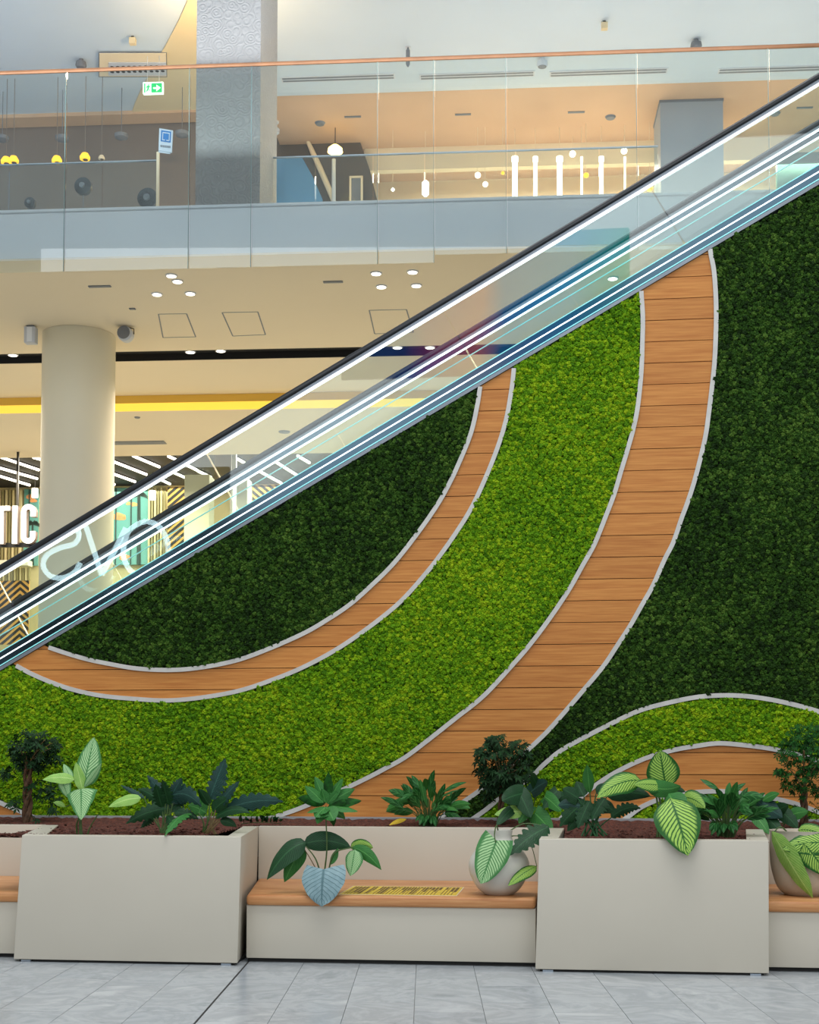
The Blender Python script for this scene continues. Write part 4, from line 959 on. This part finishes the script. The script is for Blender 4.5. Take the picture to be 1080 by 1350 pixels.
# tubes and globes in the warm room
YT = YU2-.6
for i, (px, r) in enumerate(((679, .045), (706, .035), (738, .045), (767, .018), (793, .035), (824, .016))):
    p0 = P(B, px, 285, Y=YT); p1 = P(B, px, 213, Y=YT); t = thing('tube_lamp', 'glowing vertical tube lamp in the warm room, %s from the left' % ords[i], 'lamp', p0, 'vertical tube lamps in the warm room')
    m = MB(); m.tube([p0, p1], r, 10); mk('tube', m, 'tube', t, smooth='auto')
    m = MB(); m.tube([p1, p1+Vector((0, 0, .08))], r*1.25, 10); mk('cap', m, 'lamp_w', t)
    m = MB(); m.tube([p1+Vector((0, 0, .08)), Vector((p1.x, p1.y, ZU+.139))], .005, 5); mk('cord', m, 'cream_wall', t)
for px, py, r, m_, lb in ((755, 203, .055, 'lamp_w', 'round white globe lamp left of the other on pale band'), (823, 199, .055, 'lamp_w', 'round white globe lamp nearest the pale pillar'), (630, 231, .05, 'lamp_w', 'round white globe lamp left of the tube lamps, upper'), (640, 243, .045, 'lamp_w', 'round white globe lamp left of the tube lamps, lower'), (773, 231, .045, 'lamp_y', 'small amber globe lamp between the tube lamps'), (857, 248, .06, 'lamp_y', 'amber globe lamp at the foot of the pale pillar'), (663, 228, .03, 'lamp_y', 'small amber globe lamp left of the tube lamps'), (518, 250, .03, 'lamp_w', 'tiny white lamp just right of the dark shopfront')):
    cp = P(B, px, py, Y=YT-.1 if py > 210 else YU2-.25); t = thing('globe_lamp', lb, 'lamp', cp); m = MB()
    m.lathe([(r*sin(a), -r*cos(a)) for a in [pi*k_/8 for k_ in range(1, 8)]], cp, 16); mk('globe', m, m_, t, smooth=True)
    m = MB(); m.tube([cp+Vector((0, 0, r*.9)), Vector((cp.x, cp.y, ZU+.139))], .004, 5); mk('cord', m, 'cream_wall', t)
cp = P(B, 561, 247, Y=YT); t = thing('capsule_lamp', 'short white capsule lamp between shopfront and tube lamps', 'lamp', cp); m = MB()
m.lathe([(.02, -.16), (.06, -.12), (.06, .08), (.02, .12)], cp, 14); mk('shade', m, 'lamp_w', t, smooth='auto')
m = MB(); m.tube([cp+Vector((0, 0, .12)), Vector((cp.x, cp.y, ZU+.139))], .004, 5); mk('cord', m, 'cream_wall', t)
# dark green reflection at right, built as a solid panel
X0 = bx(1023, 220, YU2-.1); m = MB(); m.box(X0, X0+3, YU2-.2, YU2-.1, ZFT, B.at(1040, 208, Y=YU2)[2], B); mk('dark_upper_panel', m, 'teal_reflection', label='dark green sheet standing in for a reflection at the right edge', cat='shopfront')

# ------------------------------------------------------------------ things across the hall, seen mirrored in the escalator glass
def mirror(px, py, Y):     # point at y = Y (behind the camera) whose reflection in the near glass shows at the pixel
    v = W.at(px, py, Y=2*YW-Y); return Vector((v[0], Y, v[2]))
YO = -5.0
t = thing('shop_sign', 'neon shop sign across the hall reading OVS, seen mirrored in the escalator glass', 'sign', mirror(150, 770, YO))
def stroke(pts, closed=False):
    q = crom([tuple(mirror(a, b, YO)) for a, b in pts], 5); m = MB(); m.tube(q, .06, 8); mk('neon_letter', m, 'ovs', t, smooth='auto')
stroke([(100, 690), (104, 706), (98, 717), (80, 722), (62, 732), (57, 746), (66, 759), (82, 762), (98, 755), (106, 742)])
stroke([(112, 690), (116, 702), (125, 730), (134, 758)]); stroke([(134, 758), (145, 738), (156, 716), (166, 696)])
stroke([(163, 722), (170, 700), (190, 688), (208, 693), (220, 712), (221, 735), (212, 755), (192, 762), (172, 752), (163, 735), (163, 722)])
a, b = mirror(20, 640, YO-.3), mirror(300, 800, YO-.3)
m = MB(); m.box(min(a.x, b.x), max(a.x, b.x), YO-.45, YO-.3, 0, max(a.z, b.z)+.3); mk('shop_fascia', m, 'room', label='plain taupe shop fascia across the hall behind the neon sign', cat='wall')
a, b = mirror(450, 500, YO), mirror(830, 300, YO)
m = MB(); vs = [Vector((a.x, YO, a.z)), Vector((b.x, YO, a.z)), Vector((b.x, YO, b.z)), Vector((a.x, YO, b.z))]
m.add(vs+[v-Vector((0, .1, 0)) for v in vs], [(0, 1, 2, 3), (7, 6, 5, 4), (0, 4, 5, 1), (1, 5, 6, 2), (2, 6, 7, 3), (3, 7, 4, 0)], [(0, .01), (1, .01), (1, 1), (0.01, 1)]*2)
mk('advertising_screen', m, 'screen', label='large blue and purple advertising screen across the hall, reflected in escalator glass', cat='screen')

# ------------------------------------------------------------------ plants
ZO = .885
def prof(shape, v):
    if shape == 'lance': return max(0, sin(pi*v**.85))**.85
    if shape == 'ovate': return max(0, sin(pi*v**.72))**.72
    if shape == 'heart': return (1-v)**.62*(v+.06)**.22*1.25
    if shape == 'lobed': return max(0, sin(pi*v**.7))**.8*(.50+.50*abs(sin((v*7.5+.1)*pi))**.7)
    if shape == 'wedge': return min(1, (v+.02)*9)**.5*(1-v)**.75+.02
    return 1
def pp(t):                # (px, py, Y) -> point
    return P(W, t[0], t[1], Y=t[2])
CAMF = Vector((-.08, -1, .30)).normalized()
def leaf(par, base, tip, wpx, m, shape='ovate', arch=.12, roll=0, fold=.25, name='leaf', face=None, fwd=.0, wave=.04):
    a, b = (base if isinstance(base, Vector) else pp(base)), (tip if isinstance(tip, Vector) else pp(tip)); ln = (b-a).length
    c = (a+b)/2+Vector((0, -fwd, arch))*ln*1.0; wd = wpx*10.2/F/2 if wpx > 1 else wpx/2
    N_ = 36 if shape == 'lobed' else 11; us = (-1, -.55, 0, .55, 1); vs = []; uv = []; fs = []
    for i in range(N_+1):
        v = i/N_; p = a*(1-v)**2+c*2*v*(1-v)+b*v*v; t = ((c-a)*(1-v)+(b-c)*v)
        if t.length < 1e-6: t = b-a
        t.normalize(); f = face or CAMF; sd = t.cross(f)
        if sd.length < .15: sd = t.cross(Vector((1, 0, .2)))
        sd.normalize(); sd = Matrix.Rotation(roll, 3, t) @ sd; nn = sd.cross(t).normalized()
        w_ = max(prof(shape, v), .015)*wd
        back = -t*wd*.28*(1-v)**6 if shape == 'heart' else Vector((0, 0, 0))
        for u in us:
            vs.append(p+sd*(u*w_)+nn*(fold*w_*abs(u)**1.4*-1+ (wave*wd*sin(v*17+u*2) if abs(u) == 1 else 0))+back*abs(u)); uv.append((.5+.5*u, max(v, .001)))
    for i in range(N_):
        for k in range(4): fs.append((i*5+k, i*5+k+1, i*5+6+k, i*5+5+k))
    mb = MB(); mb.add(vs, fs, uv); return mk(name, mb, m, par, smooth=True)
def stem(par, pts, r=.006, m='stem', name='stem'):
    q = crom([tuple(p if isinstance(p, Vector) else pp(p)) for p in pts], 4); n = len(q)
    mb = MB(); mb.tube(q, [r*(1.15-.5*i/n) for i in range(n)], 6); return mk(name, mb, m, par, smooth='auto')
def root(name, label, cat, px, Y, z=ZO, group=None):
    x = W.at(px, 1090, Y=Y)[0]; return thing(name, label, cat, (x, Y, z)), Vector((x, Y, z))

# pale dieffenbachia, left box
Y = 10.0+(YB-9.6)
t, r = root('variegated_plant', 'pale striped broad-leaved plant standing in the left box planter', 'plant', 107, YB+.42)
Y = YB+.42
stem(t, [r, (106, 1072, Y), (109, 1036, Y)], .012); stem(t, [r+Vector((-.03, 0, 0)), (101, 1088, Y-.02), (104, 1078, Y-.05)], .007); stem(t, [r+Vector((.05, 0, 0)), (119, 1090, Y), (129, 1074, Y)], .006)
leaf(t, (110, 1038, Y), (124, 972, Y+.05), 34, 'lf_varpale', 'ovate', .02, .15)
leaf(t, (109, 1042, Y-.03), (100, 1005, Y-.03), 15, 'lf_light', 'ovate', .02, .5)
leaf(t, (111, 1038, Y-.02), (134, 1006, Y-.02), 11, 'lf_varpale', 'lance', -.06, .7)
leaf(t, (98, 1028, Y-.05), (56, 1028, Y-.12), 17, 'lf_light', 'ovate', .16, .3)
leaf(t, (94, 1027, Y), (84, 1007, Y+.03), 12, 'lf_varpale', 'ovate', 0, .4)
leaf(t, (80, 1026, Y-.06), (90, 1052, Y-.06), 20, 'lf_varpale', 'ovate', .05, .3)
leaf(t, (107, 1040, Y-.08), (107, 1081, Y-.16), 46, 'lf_varpale', 'wedge', .02, 0, .12)
leaf(t, (86, 1064, Y), (70, 1058, Y-.03), 7, 'lf_light', 'lance', .2)
stem(t, [(108, 1050, Y), (100, 1032, Y-.02), (94, 1028, Y-.04)], .006)
stem(t, [(108, 1060, Y), (96, 1060, Y), (86, 1064, Y)], .003)

def shrub(label, px, Y, trunk_top, cx, cy, rx, ry, n, lm, tr=.03, low=None, lsz=.05, hole=0):
    t, r = root('shrub', label, 'shrub', px, Y)
    tp = pp((*trunk_top, Y)); k_ = Y/F
    for i in range(3):
        ph = i*2.1; q = []
        for j in range(9):
            f = j/8; q.append(r.lerp(tp, f)+Vector((tr*.75*cos(ph+f*7), tr*.75*sin(ph+f*7), 0)))
        stem(t, q, tr*.62, 'bark', 'trunk')
    cen = pp((cx, cy, Y)); rnd = random.Random(px)
    for j in range(7):
        a = rnd.uniform(0, 2*pi); e = cen+Vector((cos(a)*rx*k_*.7, sin(a)*.2, rnd.uniform(-.2, .7)*ry*k_)); stem(t, [tp-(tp-r)*.1*rnd.random(), tp.lerp(e, .5)+Vector((0, 0, .02)), e], .005, 'stem_brown', 'branch')
    mb = MB(); cs = []
    for _ in range(n):
        while True:
            d = Vector((rnd.uniform(-1, 1), rnd.uniform(-1, 1), rnd.uniform(-1, 1)))
            if .25 < d.length < 1: break
        cs.append(cen+Vector((d.x*rx*k_, d.y*min(rx*k_, .22), d.z*ry*k_)))
    for (lx, ly, lr, ln_) in (low or []):
        for _ in range(ln_): cs.append(pp((lx+rnd.gauss(0, lr), ly+rnd.gauss(0, lr*.7), Y+rnd.uniform(-.08, .08))))
    for c_ in cs:
        ax = Vector((rnd.uniform(-.7, .7), rnd.uniform(-1, .2), rnd.uniform(.2, 1))).normalized(); e1 = ax.orthogonal().normalized(); e2 = ax.cross(e1); a0 = rnd.uniform(0, 6.28); nl = rnd.randint(5, 8)
        for k in range(nl):
            a = a0+2*pi*k/nl; d = (e1*cos(a)+e2*sin(a)); sd = ax.cross(d); L_ = lsz*rnd.uniform(.6, 1.1); w_ = L_*.2; dr = -Vector((0, 0, 1))*L_*.25
            mb.add([c_, c_+d*L_*.5+sd*w_, c_+d*L_+dr, c_+d*L_*.5-sd*w_, c_+d*L_*.5+ax*w_*.3], [(0, 1, 4), (1, 2, 4), (2, 3, 4), (3, 0, 4)])
    o = mk('foliage', mb, lm, t, kind='stuff'); return t
shrub('leafy shrub with braided brown trunk at the far left of the planters', 36, YBK+.35, (37, 1008), 45, 990, 36, 30, 190, 'lf_tree', .035, [(15, 1060, 9, 8), (60, 1045, 12, 30), (5, 1020, 5, 10), (45, 1085, 8, 8)], .06)
shrub('dense dark umbrella-leaved shrub in front of the lowest wide planks', 660, YBK+.42, (662, 1030), 664, 1008, 38, 42, 260, 'lf_tree', .022, [(645, 1050, 7, 14)], .062)
shrub('tall bushy green shrub at the right end, beside the taupe pot', 1060, YBK+.25, (1060, 1040), 1062, 1004, 38, 50, 420, 'lf_tree2', .026, [(1080, 1060, 10, 14), (1045, 1075, 8, 8)], .04)

def lily(label, px, Y, n, sx, h0, seed, extra=()):
    t, r = root('lily_clump', label, 'plant', px, Y); rnd = random.Random(seed); k_ = Y/F
    for i in range(n):
        f = (i+.5)/n*2-1+rnd.uniform(-.1, .1); el = rnd.random()**.7; R_ = h0*k_*.86
        d = Vector((f*sx*k_/R_*.8, rnd.uniform(-.55, .35), .35+el*.65*(1-.4*abs(f)))); bs = r+d*R_*rnd.uniform(.5, .8)+Vector((0, 0, .02))
        out = Vector((f*.9+rnd.uniform(-.35, .35), d.y+rnd.uniform(-.3, .2), rnd.uniform(.1, 1.0)-.5*abs(f))).normalized()
        leaf(t, bs, bs+out*rnd.uniform(24, 36)*k_, rnd.uniform(8, 12), 'lf_lily' if rnd.random() < .75 else 'lf_mid', 'lance', .16, rnd.uniform(-.9, .9), .3)
        stem(t, [r+Vector((d.x*.08, d.y*.08, 0)), r.lerp(bs, .55)+Vector((0, 0, .02)), bs], .0035)
    for i in range(9):   # short drooping leaves at the foot
        f = rnd.uniform(-.6, .6); leaf(t, r+Vector((f*.08, -.02, .10)), r+Vector((f*.22, -.12-rnd.random()*.06, .01+rnd.random()*.05)), 10, 'lf_lily', 'lance', .3, rnd.uniform(-.4, .4), .3)
    for e in extra: leaf(t, *e)
    return t, r
lily('lily clump with narrow leaves and one yellow leaf before the wide planks', 566, YBK+.28, 52, 58, 78, 5, [((536, 1080, YBK+.2), (513, 1088, YBK+.12), 7, 'lf_yellow', 'lance', .1)])
lily('dense lily clump with narrow leaves at right end of the right box', 957, YB+.62, 60, 56, 88, 9)

# dark lobed philodendrons in the left box
Y = YB+.55
t, r = root('philodendron', 'dark lobed plant in the left box, with one pale leaf', 'plant', 216, Y)
for b_, e_, w_, m_, ar in (((222, 1062), (194, 1022), 20, 'lf_blue', .05), ((222, 1058), (240, 1026), 24, 'lf_blue', .1), ((218, 1055), (266, 1064), 28, 'lf_blue', .42), ((224, 1066), (166, 1086), 24, 'lf_dark', .16), ((215, 1060), (182, 1040), 20, 'lf_dark', .12),
                          ((250, 1072), (217, 1103), 20, 'lf_mid', .14), ((226, 1070), (190, 1068), 20, 'lf_dark', .2), ((230, 1072), (262, 1080), 18, 'lf_dark', .2), ((214, 1066), (205, 1034), 20, 'lf_dark', .02), ((224, 1070), (250, 1046), 20, 'lf_dark', .08), ((190, 1052), (159, 1035), 9, 'lf_blue', .02), ((205, 1075), (185, 1092), 14, 'lf_dark', .1), ((220, 1075), (232, 1094), 14, 'lf_dark', .05), ((222, 1062), (214, 1028), 20, 'lf_dark', .05), ((228, 1058), (256, 1040), 22, 'lf_blue', .15)):
    front = .30 if e_ == (217, 1103) else random.uniform(-.12, .16)
    yy = YB-.03 if e_ == (217, 1103) else Y-front
    leaf(t, (*b_, Y), (*e_, yy), w_, m_, 'lobed', ar, random.uniform(-.3, .3), .3)
    stem(t, [r+Vector((random.uniform(-.03, .03), 0, 0)), (b_[0]*.6+216*.4, (b_[1]+1098)/2, Y), (*b_, Y)], .006)
leaf(t, (186, 1052, Y-.05), (143, 1064, Y-.12), 17, 'lf_light', 'ovate', .14, .2)
t, r = root('philodendron', 'dark blue-green plant with one tall upright lobed leaf, left box', 'plant', 275, Y+.02)
for b_, e_, w_, m_, ar, sh in (((276, 1054), (297, 1000), 34, 'lf_blue', .03, 'lobed'), ((286, 1062), (316, 1030), 20, 'lf_blue', .06, 'lobed'), ((296, 1068), (374, 1057), 26, 'lf_blue', .14, 'lobed'), ((282, 1080), (330, 1072), 14, 'lf_dark', .3, 'lance'), ((262, 1072), (272, 1048), 22, 'lf_mid', .02, 'heart'),
                          ((272, 1072), (248, 1062), 18, 'lf_mid', .15, 'ovate'), ((280, 1070), (302, 1052), 20, 'lf_dark', .1, 'ovate'), ((285, 1076), (345, 1066), 16, 'lf_dark', .2, 'lobed'), ((290, 1082), (312, 1090), 12, 'lf_dark', .2, 'ovate'), ((276, 1062), (262, 1040), 14, 'lf_dark', .05, 'ovate')):
    leaf(t, (*b_, Y), (*e_, Y-random.uniform(-.05, .12)), w_, m_, sh, ar, random.uniform(-.3, .3), .25)
    stem(t, [r+Vector((random.uniform(-.06, .06), 0, 0)), (b_[0]*.5+275*.5, (b_[1]+1098)/2, Y), (*b_, Y)], .007, 'stem' if b_[0] < 280 else 'stem_brown')
t, r = root('ground_creeper', 'low dark creeper on the mulch behind the middle bench', 'plant', 345, YBK+.2)
for i in range(14):
    x = 318+i*4+random.uniform(-3, 3); leaf(t, (x, 1083, YBK+.2), (x+random.uniform(-8, 8), 1076+random.uniform(-2, 6), YBK+.12), 8, 'lf_dark', 'ovate', .1, random.uniform(-.5, .5))
stem(t, [(318, 1086, YBK+.2), (345, 1084, YBK+.18), (372, 1086, YBK+.2)], .003)

# slate blue heart pot with its plant, on the middle bench
pb = W.at(427, 1181, Z=ZS); YPt = max(pb[1], YS+.17)
k_ = YPt/F; cx = W.at(427, 1170, Y=YPt)[0]
pt = thing('plant_pot', 'small slate blue heart-shaped pot on the middle bench seat', 'pot', (cx, YPt, ZS))
zt = W.at(427, 1146, Y=YPt)[2]; hgt = zt-ZS
def heart_pot(c, hgt, wr, m_, par):
    mb = MB(); seg = 40; rows = 14; vs = []; fs = []
    for i in range(rows+1):
        v = i/rows; rr = wr*(.34+.66*sin(min(1, v*1.12)*pi/2)**.9) if v < .9 else wr*(1-.18*((v-.9)/.1)**2)
        for k in range(seg):
            a = 2*pi*k/seg; dip = .10*hgt*v**3*(abs(sin(a))**4)*(1 if True else 0); gr = 1-.10*v*max(0, -sin(a))**10
            vs.append(Vector(c)+Vector((rr*cos(a), rr*.62*sin(a)*gr, v*hgt-dip)))
    for i in range(rows):
        for k in range(seg): fs.append((i*seg+k, i*seg+(k+1) % seg, (i+1)*seg+(k+1) % seg, (i+1)*seg+k))
    fs += [tuple(range(seg-1, -1, -1))]; mb.add(vs, fs); mk('body', mb, m_, par, smooth='auto')
    s_ = MB(); s_.lathe([(wr*.55, hgt*.86), (wr*.8, hgt*.88)], c, 24, sy=.6); mk('soil_fill', s_, 'soil', par)
heart_pot((cx, YPt, ZS), hgt, 27*k_, 'pot_blue', pt)
t = thing('potted_plant', 'plant with tall thin stem and drooping leaves in slate blue heart pot', 'plant', (cx, YPt, zt-.04))
top = Vector((cx, YPt, zt-.05)); Yp = YPt
stem(t, [top, (431, 1120, Yp), (430, 1082, Yp), (430, 1062, Yp)], .006)
stem(t, [top+Vector((-.02, 0, 0)), (416, 1132, Yp), (402, 1114, Yp)], .006); stem(t, [top+Vector((-.03, .01, 0)), (408, 1130, Yp+.02), (400, 1118, Yp+.02)], .004, 'stem_brown')
stem(t, [top+Vector((.03, 0, 0)), (437, 1132, Yp), (445, 1122, Yp), (466, 1117, Yp)], .006)
leaf(t, (427, 1146, Yp-.14), (424, 1195, YS-.05), 70, 'lf_heart' if 'lf_heart' in M else 'pot_blue', 'heart', .10, 0, .15, fwd=.18)
leaf(t, (404, 1111, Yp), (352, 1160, Yp-.1), 30, 'lf_dark', 'ovate', .32, .2, .3); leaf(t, (400, 1116, Yp+.03), (375, 1163, Yp+.02), 24, 'lf_mid', 'ovate', .12, -.3)
leaf(t, (400, 1113, Yp+.02), (463, 1118, Yp+.03), 26, 'lf_dark', 'ovate', .22, .1); leaf(t, (464, 1117, Yp), (503, 1147, Yp-.06), 17, 'lf_mid', 'lance', .22, .2); leaf(t, (462, 1118, Yp+.04), (492, 1118, Yp), 16, 'lf_var', 'ovate', .25, .2)
leaf(t, (468, 1120, Yp-.03), (462, 1155, Yp-.06), 25, 'lf_varpale', 'ovate', .04, .2); leaf(t, (436, 1140, Yp), (446, 1118, Yp+.02), 9, 'lf_mid', 'lance', 0)
for i, (ex, ey) in enumerate(((393, 1052), (402, 1036), (415, 1024), (433, 1018), (452, 1026), (468, 1040), (477, 1056), (472, 1070), (455, 1080), (440, 1090), (418, 1086), (404, 1072), (412, 1048), (424, 1040), (446, 1044), (458, 1058), (424, 1074), (443, 1076))):
    leaf(t, (430+(ex-430)*.12, 1062+(ey-1062)*.12, Yp), (ex, ey, Yp-random.uniform(-.1, .12)), 15, 'lf_mid' if i % 3 else 'lf_tree2', 'lance' if i % 2 else 'ovate', .08, random.uniform(-.8, .8), .3)
for ex, ey in ((416, 1078), (440, 1082)): leaf(t, (430, 1064, Yp-.02), (ex, ey, Yp-.1), 24, 'lf_mid', 'ovate', .1, random.uniform(-.3, .3))

# beige vase on the middle bench
pb = W.at(652, 1180, Z=ZS); YV = max(pb[1], YS+.24); k_ = YV/F; cx = W.at(658, 1150, Y=YV)[0]
def vase(label, cx, Y, ytop, ybot, prof_, m_):
    zt = W.at(658, ytop, Y=Y)[2]; h = zt-ZS; th = thing('vase', label, 'vase', (cx, Y, ZS)); k_ = Y/F
    pr = crom([(r_*k_, v_*h) for r_, v_ in prof_], 5); inn = [(max(r_*.93, .002), z_) for r_, z_ in pr[::-1][:6]]
    mb = MB(); mb.lathe(pr+inn, (cx, Y, ZS), 48); mk('body', mb, m_, th, smooth='auto'); return th, zt
v1, zt = vase('rounded pale stone vase with short neck at right end of middle bench', cx, YV, 1094, 1180, [(17, 0), (28, .1), (38, .32), (39, .52), (29, .72), (18, .85), (18, 1.0)], 'pot_beige')
top = Vector((cx, YV, zt-.05))
t = thing('vase_plant', 'round pale striped leaf and dark leaf growing from the stone vase', 'plant', (cx, YV, zt-.05)); Yf = YV-39*k_-.02
stem(t, [top, (655, 1088, YV-.05), (652, 1100, Yf), (654, 1112, Yf-.01)], .005)
leaf(t, (655, 1108, Yf-.01), (634, 1165, Yf-.03), 54, 'lf_varpale', 'heart', .03, 0, .15, fwd=.05)
leaf(t, (708, 1142, YV-.1), (670, 1168, YV-.28), 17, 'lf_var', 'ovate', .1, .2); leaf(t, (724, 1090, YV-.02), (672, 1128, Yf+.02), 34, 'lf_dark', 'lobed', .14, .2, .2)
stem(t, [top+Vector((.02, 0, 0)), (690, 1086, YV), (722, 1090, YV-.02)], .005); stem(t, [top+Vector((.03, .0, 0)), (695, 1105, YV-.05), (708, 1142, YV-.1)], .004)

# glossy heart-leaved plant behind the vase
Y = YBK+.22
t, r = root('heart_leaf_plant', 'glossy heart-leaved plant between the stone vase and right box', 'plant', 695, Y)
for b_, e_, w_, m_, sh in (((690, 1046), (662, 1056), 38, 'lf_dark', 'heart'), ((684, 1044), (700, 1078), 34, 'lf_dark', 'heart'), ((700, 1044), (722, 1030), 26, 'lf_blue', 'heart'), ((735, 1042), (716, 1066), 26, 'lf_dark', 'heart'), ((692, 1070), (652, 1074), 20, 'lf_light', 'ovate'), ((705, 1072), (728, 1098), 34, 'lf_mid', 'heart'), ((722, 1062), (748, 1046), 28, 'lf_dark', 'heart'), ((700, 1062), (684, 1086), 22, 'lf_mid', 'heart'), ((718, 1050), (740, 1070), 26, 'lf_mid', 'heart'), ((675, 1066), (655, 1088), 20, 'lf_dark', 'heart'), ((710, 1040), (700, 1020), 18, 'lf_dark', 'heart')):
    leaf(t, (*b_, Y-.05), (*e_, Y-.05-random.uniform(0, .15)), w_, m_, sh, .08, random.uniform(-.25, .25), .2)
    stem(t, [r+Vector((random.uniform(-.05, .05), 0, 0)), ((b_[0]+695)/2, (b_[1]+1088)/2, Y), (*b_, Y-.05)], .005)

# dark upright plant, left end of the right box
Y = YB+.6
t, r = root('philodendron', 'very dark many-stemmed plant at left end of the right box', 'plant', 782, Y)
for b_, e_, w_, m_, sh, ar in (((772, 1058), (738, 1090), 30, 'lf_dark', 'lobed', .15), ((778, 1056), (762, 1092), 26, 'lf_dark', 'lobed', .1), ((762, 1052), (742, 1040), 26, 'lf_dark', 'heart', .05), ((798, 1052), (780, 1082), 24, 'lf_dark', 'lobed', .1), ((806, 1078), (845, 1066), 18, 'lf_dark', 'lobed', .3), ((800, 1050), (858, 1050), 22, 'lf_dark', 'ovate', .18), ((786, 1046), (806, 1036), 16, 'lf_dark', 'ovate', .1), ((778, 1046), (774, 1008), 15, 'lf_mid', 'lance', 0), ((765, 1062), (736, 1062), 26, 'lf_blue', 'heart', .1), ((790, 1060), (812, 1072), 20, 'lf_dark', 'ovate', .2), ((770, 1068), (748, 1096), 20, 'lf_dark', 'ovate', .1), ((770, 1050), (760, 1030), 18, 'lf_dark', 'ovate', .02)):
    leaf(t, (*b_, Y), (*e_, Y-random.uniform(-.05, .15)), w_, m_, sh, ar, random.uniform(-.3, .3), .25)
    stem(t, [r+Vector((random.uniform(-.10, .12), random.uniform(-.04, .04), 0)), ((b_[0]+782)/2, (b_[1]+1096)/2, Y), (*b_, Y)], .006, 'lf_dark')

# big variegated plant of the right box
Y = YB+.42
t, r = root('variegated_plant', 'large green and yellow striped plant leaning over the right box', 'plant', 872, Y)
for pts in ([(868, 1070, Y), (862, 1040, Y), (845, 1031, Y)], [(871, 1060, Y), (866, 1042, Y), (876, 1038, Y)], [(876, 1065, Y), (878, 1045, Y), (878, 1035, Y)], [(880, 1075, Y-.05), (884, 1062, Y-.12), (884, 1058, Y-.2)], [(880, 1070, Y), (890, 1055, Y), (901, 1052, Y-.03)]):
    stem(t, [r+Vector((random.uniform(-.03, .03), 0, 0))]+pts, .008)
leaf(t, (878, 1038, Y), (870, 989, Y-.04), 42, 'lf_var', 'ovate', 0, .05, .15)
leaf(t, (852, 1034, Y), (898, 1036, Y-.16), 22, 'lf_mid', 'ovate', -.2, .3, .25)
leaf(t, (845, 1029, Y), (787, 1052, Y-.14), 30, 'lf_var', 'ovate', .22, .1, .2)
leaf(t, (876, 1036, Y-.03), (836, 1034, Y-.1), 20, 'lf_var', 'ovate', .05, .2)
leaf(t, (884, 1052, Y-.3), (907, 1128, YB-.10), 56, 'lf_var', 'ovate', .10, -.12, .15, fwd=.10)
leaf(t, (882, 1046, Y-.15), (896, 1084, Y-.34), 34, 'lf_mid', 'ovate', .08, .4)
leaf(t, (900, 1052, Y-.03), (930, 1066, Y-.12), 24, 'lf_var', 'ovate', .28, .1)
leaf(t, (884, 1038, Y+.05), (904, 1044, Y+.05), 9, 'lf_dark', 'lance', .05)

# low dark plant, right end
Y = YBK+.15
t, r = root('heart_leaf_plant', 'low dark bluish plant in the corner between right box and taupe pot', 'plant', 1010, Y)
for b_, e_, w_, m_, sh in (((1000, 1062), (1032, 1078), 26, 'lf_blue', 'ovate'), ((1030, 1070), (1052, 1092), 26, 'lf_dark', 'heart'), ((992, 1072), (1014, 1100), 18, 'lf_mid', 'ovate'), ((1005, 1056), (1028, 1046), 14, 'lf_mid', 'lance'), ((1018, 1074), (1040, 1062), 18, 'lf_dark', 'ovate'), ((990, 1064), (968, 1074), 18, 'lf_dark', 'ovate'), ((1010, 1078), (1030, 1098), 18, 'lf_dark', 'ovate'), ((1040, 1076), (1066, 1070), 18, 'lf_mid', 'ovate'), ((1004, 1062), (990, 1050), 16, 'lf_blue', 'ovate')):
    leaf(t, (*b_, Y-.05), (*e_, Y-.1-random.uniform(0, .1)), w_, m_, sh, .12, random.uniform(-.3, .3), .2)
    stem(t, [r, ((b_[0]+1010)/2, (b_[1]+1090)/2, Y), (*b_, Y-.05)], .005)

# big taupe pot on the right bench
YV = YS+.48; k_ = YV/F; cx = W.at(1063, 1150, Y=YV)[0]
v2, zt = vase('large taupe bowl pot on the bench at the right edge', cx, YV, 1092, 1178, [(26, 0), (36, .12), (43, .4), (45, .7), (44, .92), (45, 1.0)], 'pot_tan')
t = thing('pot_plant', 'striped leaves draped over the large taupe pot at right edge', 'plant', (cx, YV, zt-.04)); Yf = YV-45*k_-.02
top = Vector((cx, YV, zt-.05))
stem(t, [top, (1056, 1092, YV), (1053, 1110, Yf)], .006, 'lf_dark'); stem(t, [top+Vector((-.1, 0, 0)), (1030, 1090, YV), (1020, 1098, Yf+.08)], .006)
leaf(t, (1018, 1096, Yf+.06), (1072, 1184, Yf-.03), 32, 'lf_light', 'ovate', -.06, .9, .2, fwd=.04)
leaf(t, (1100, 1112, Yf-.02), (1032, 1120, Yf), 30, 'lf_var', 'ovate', .14, .1); leaf(t, (1060, 1112, Yf-.02), (1092, 1156, Yf-.03), 34, 'lf_var', 'ovate', .1, 0); leaf(t, (1052, 1094, Yf+.1), (1098, 1108, Yf), 20, 'lf_var', 'ovate', .2)
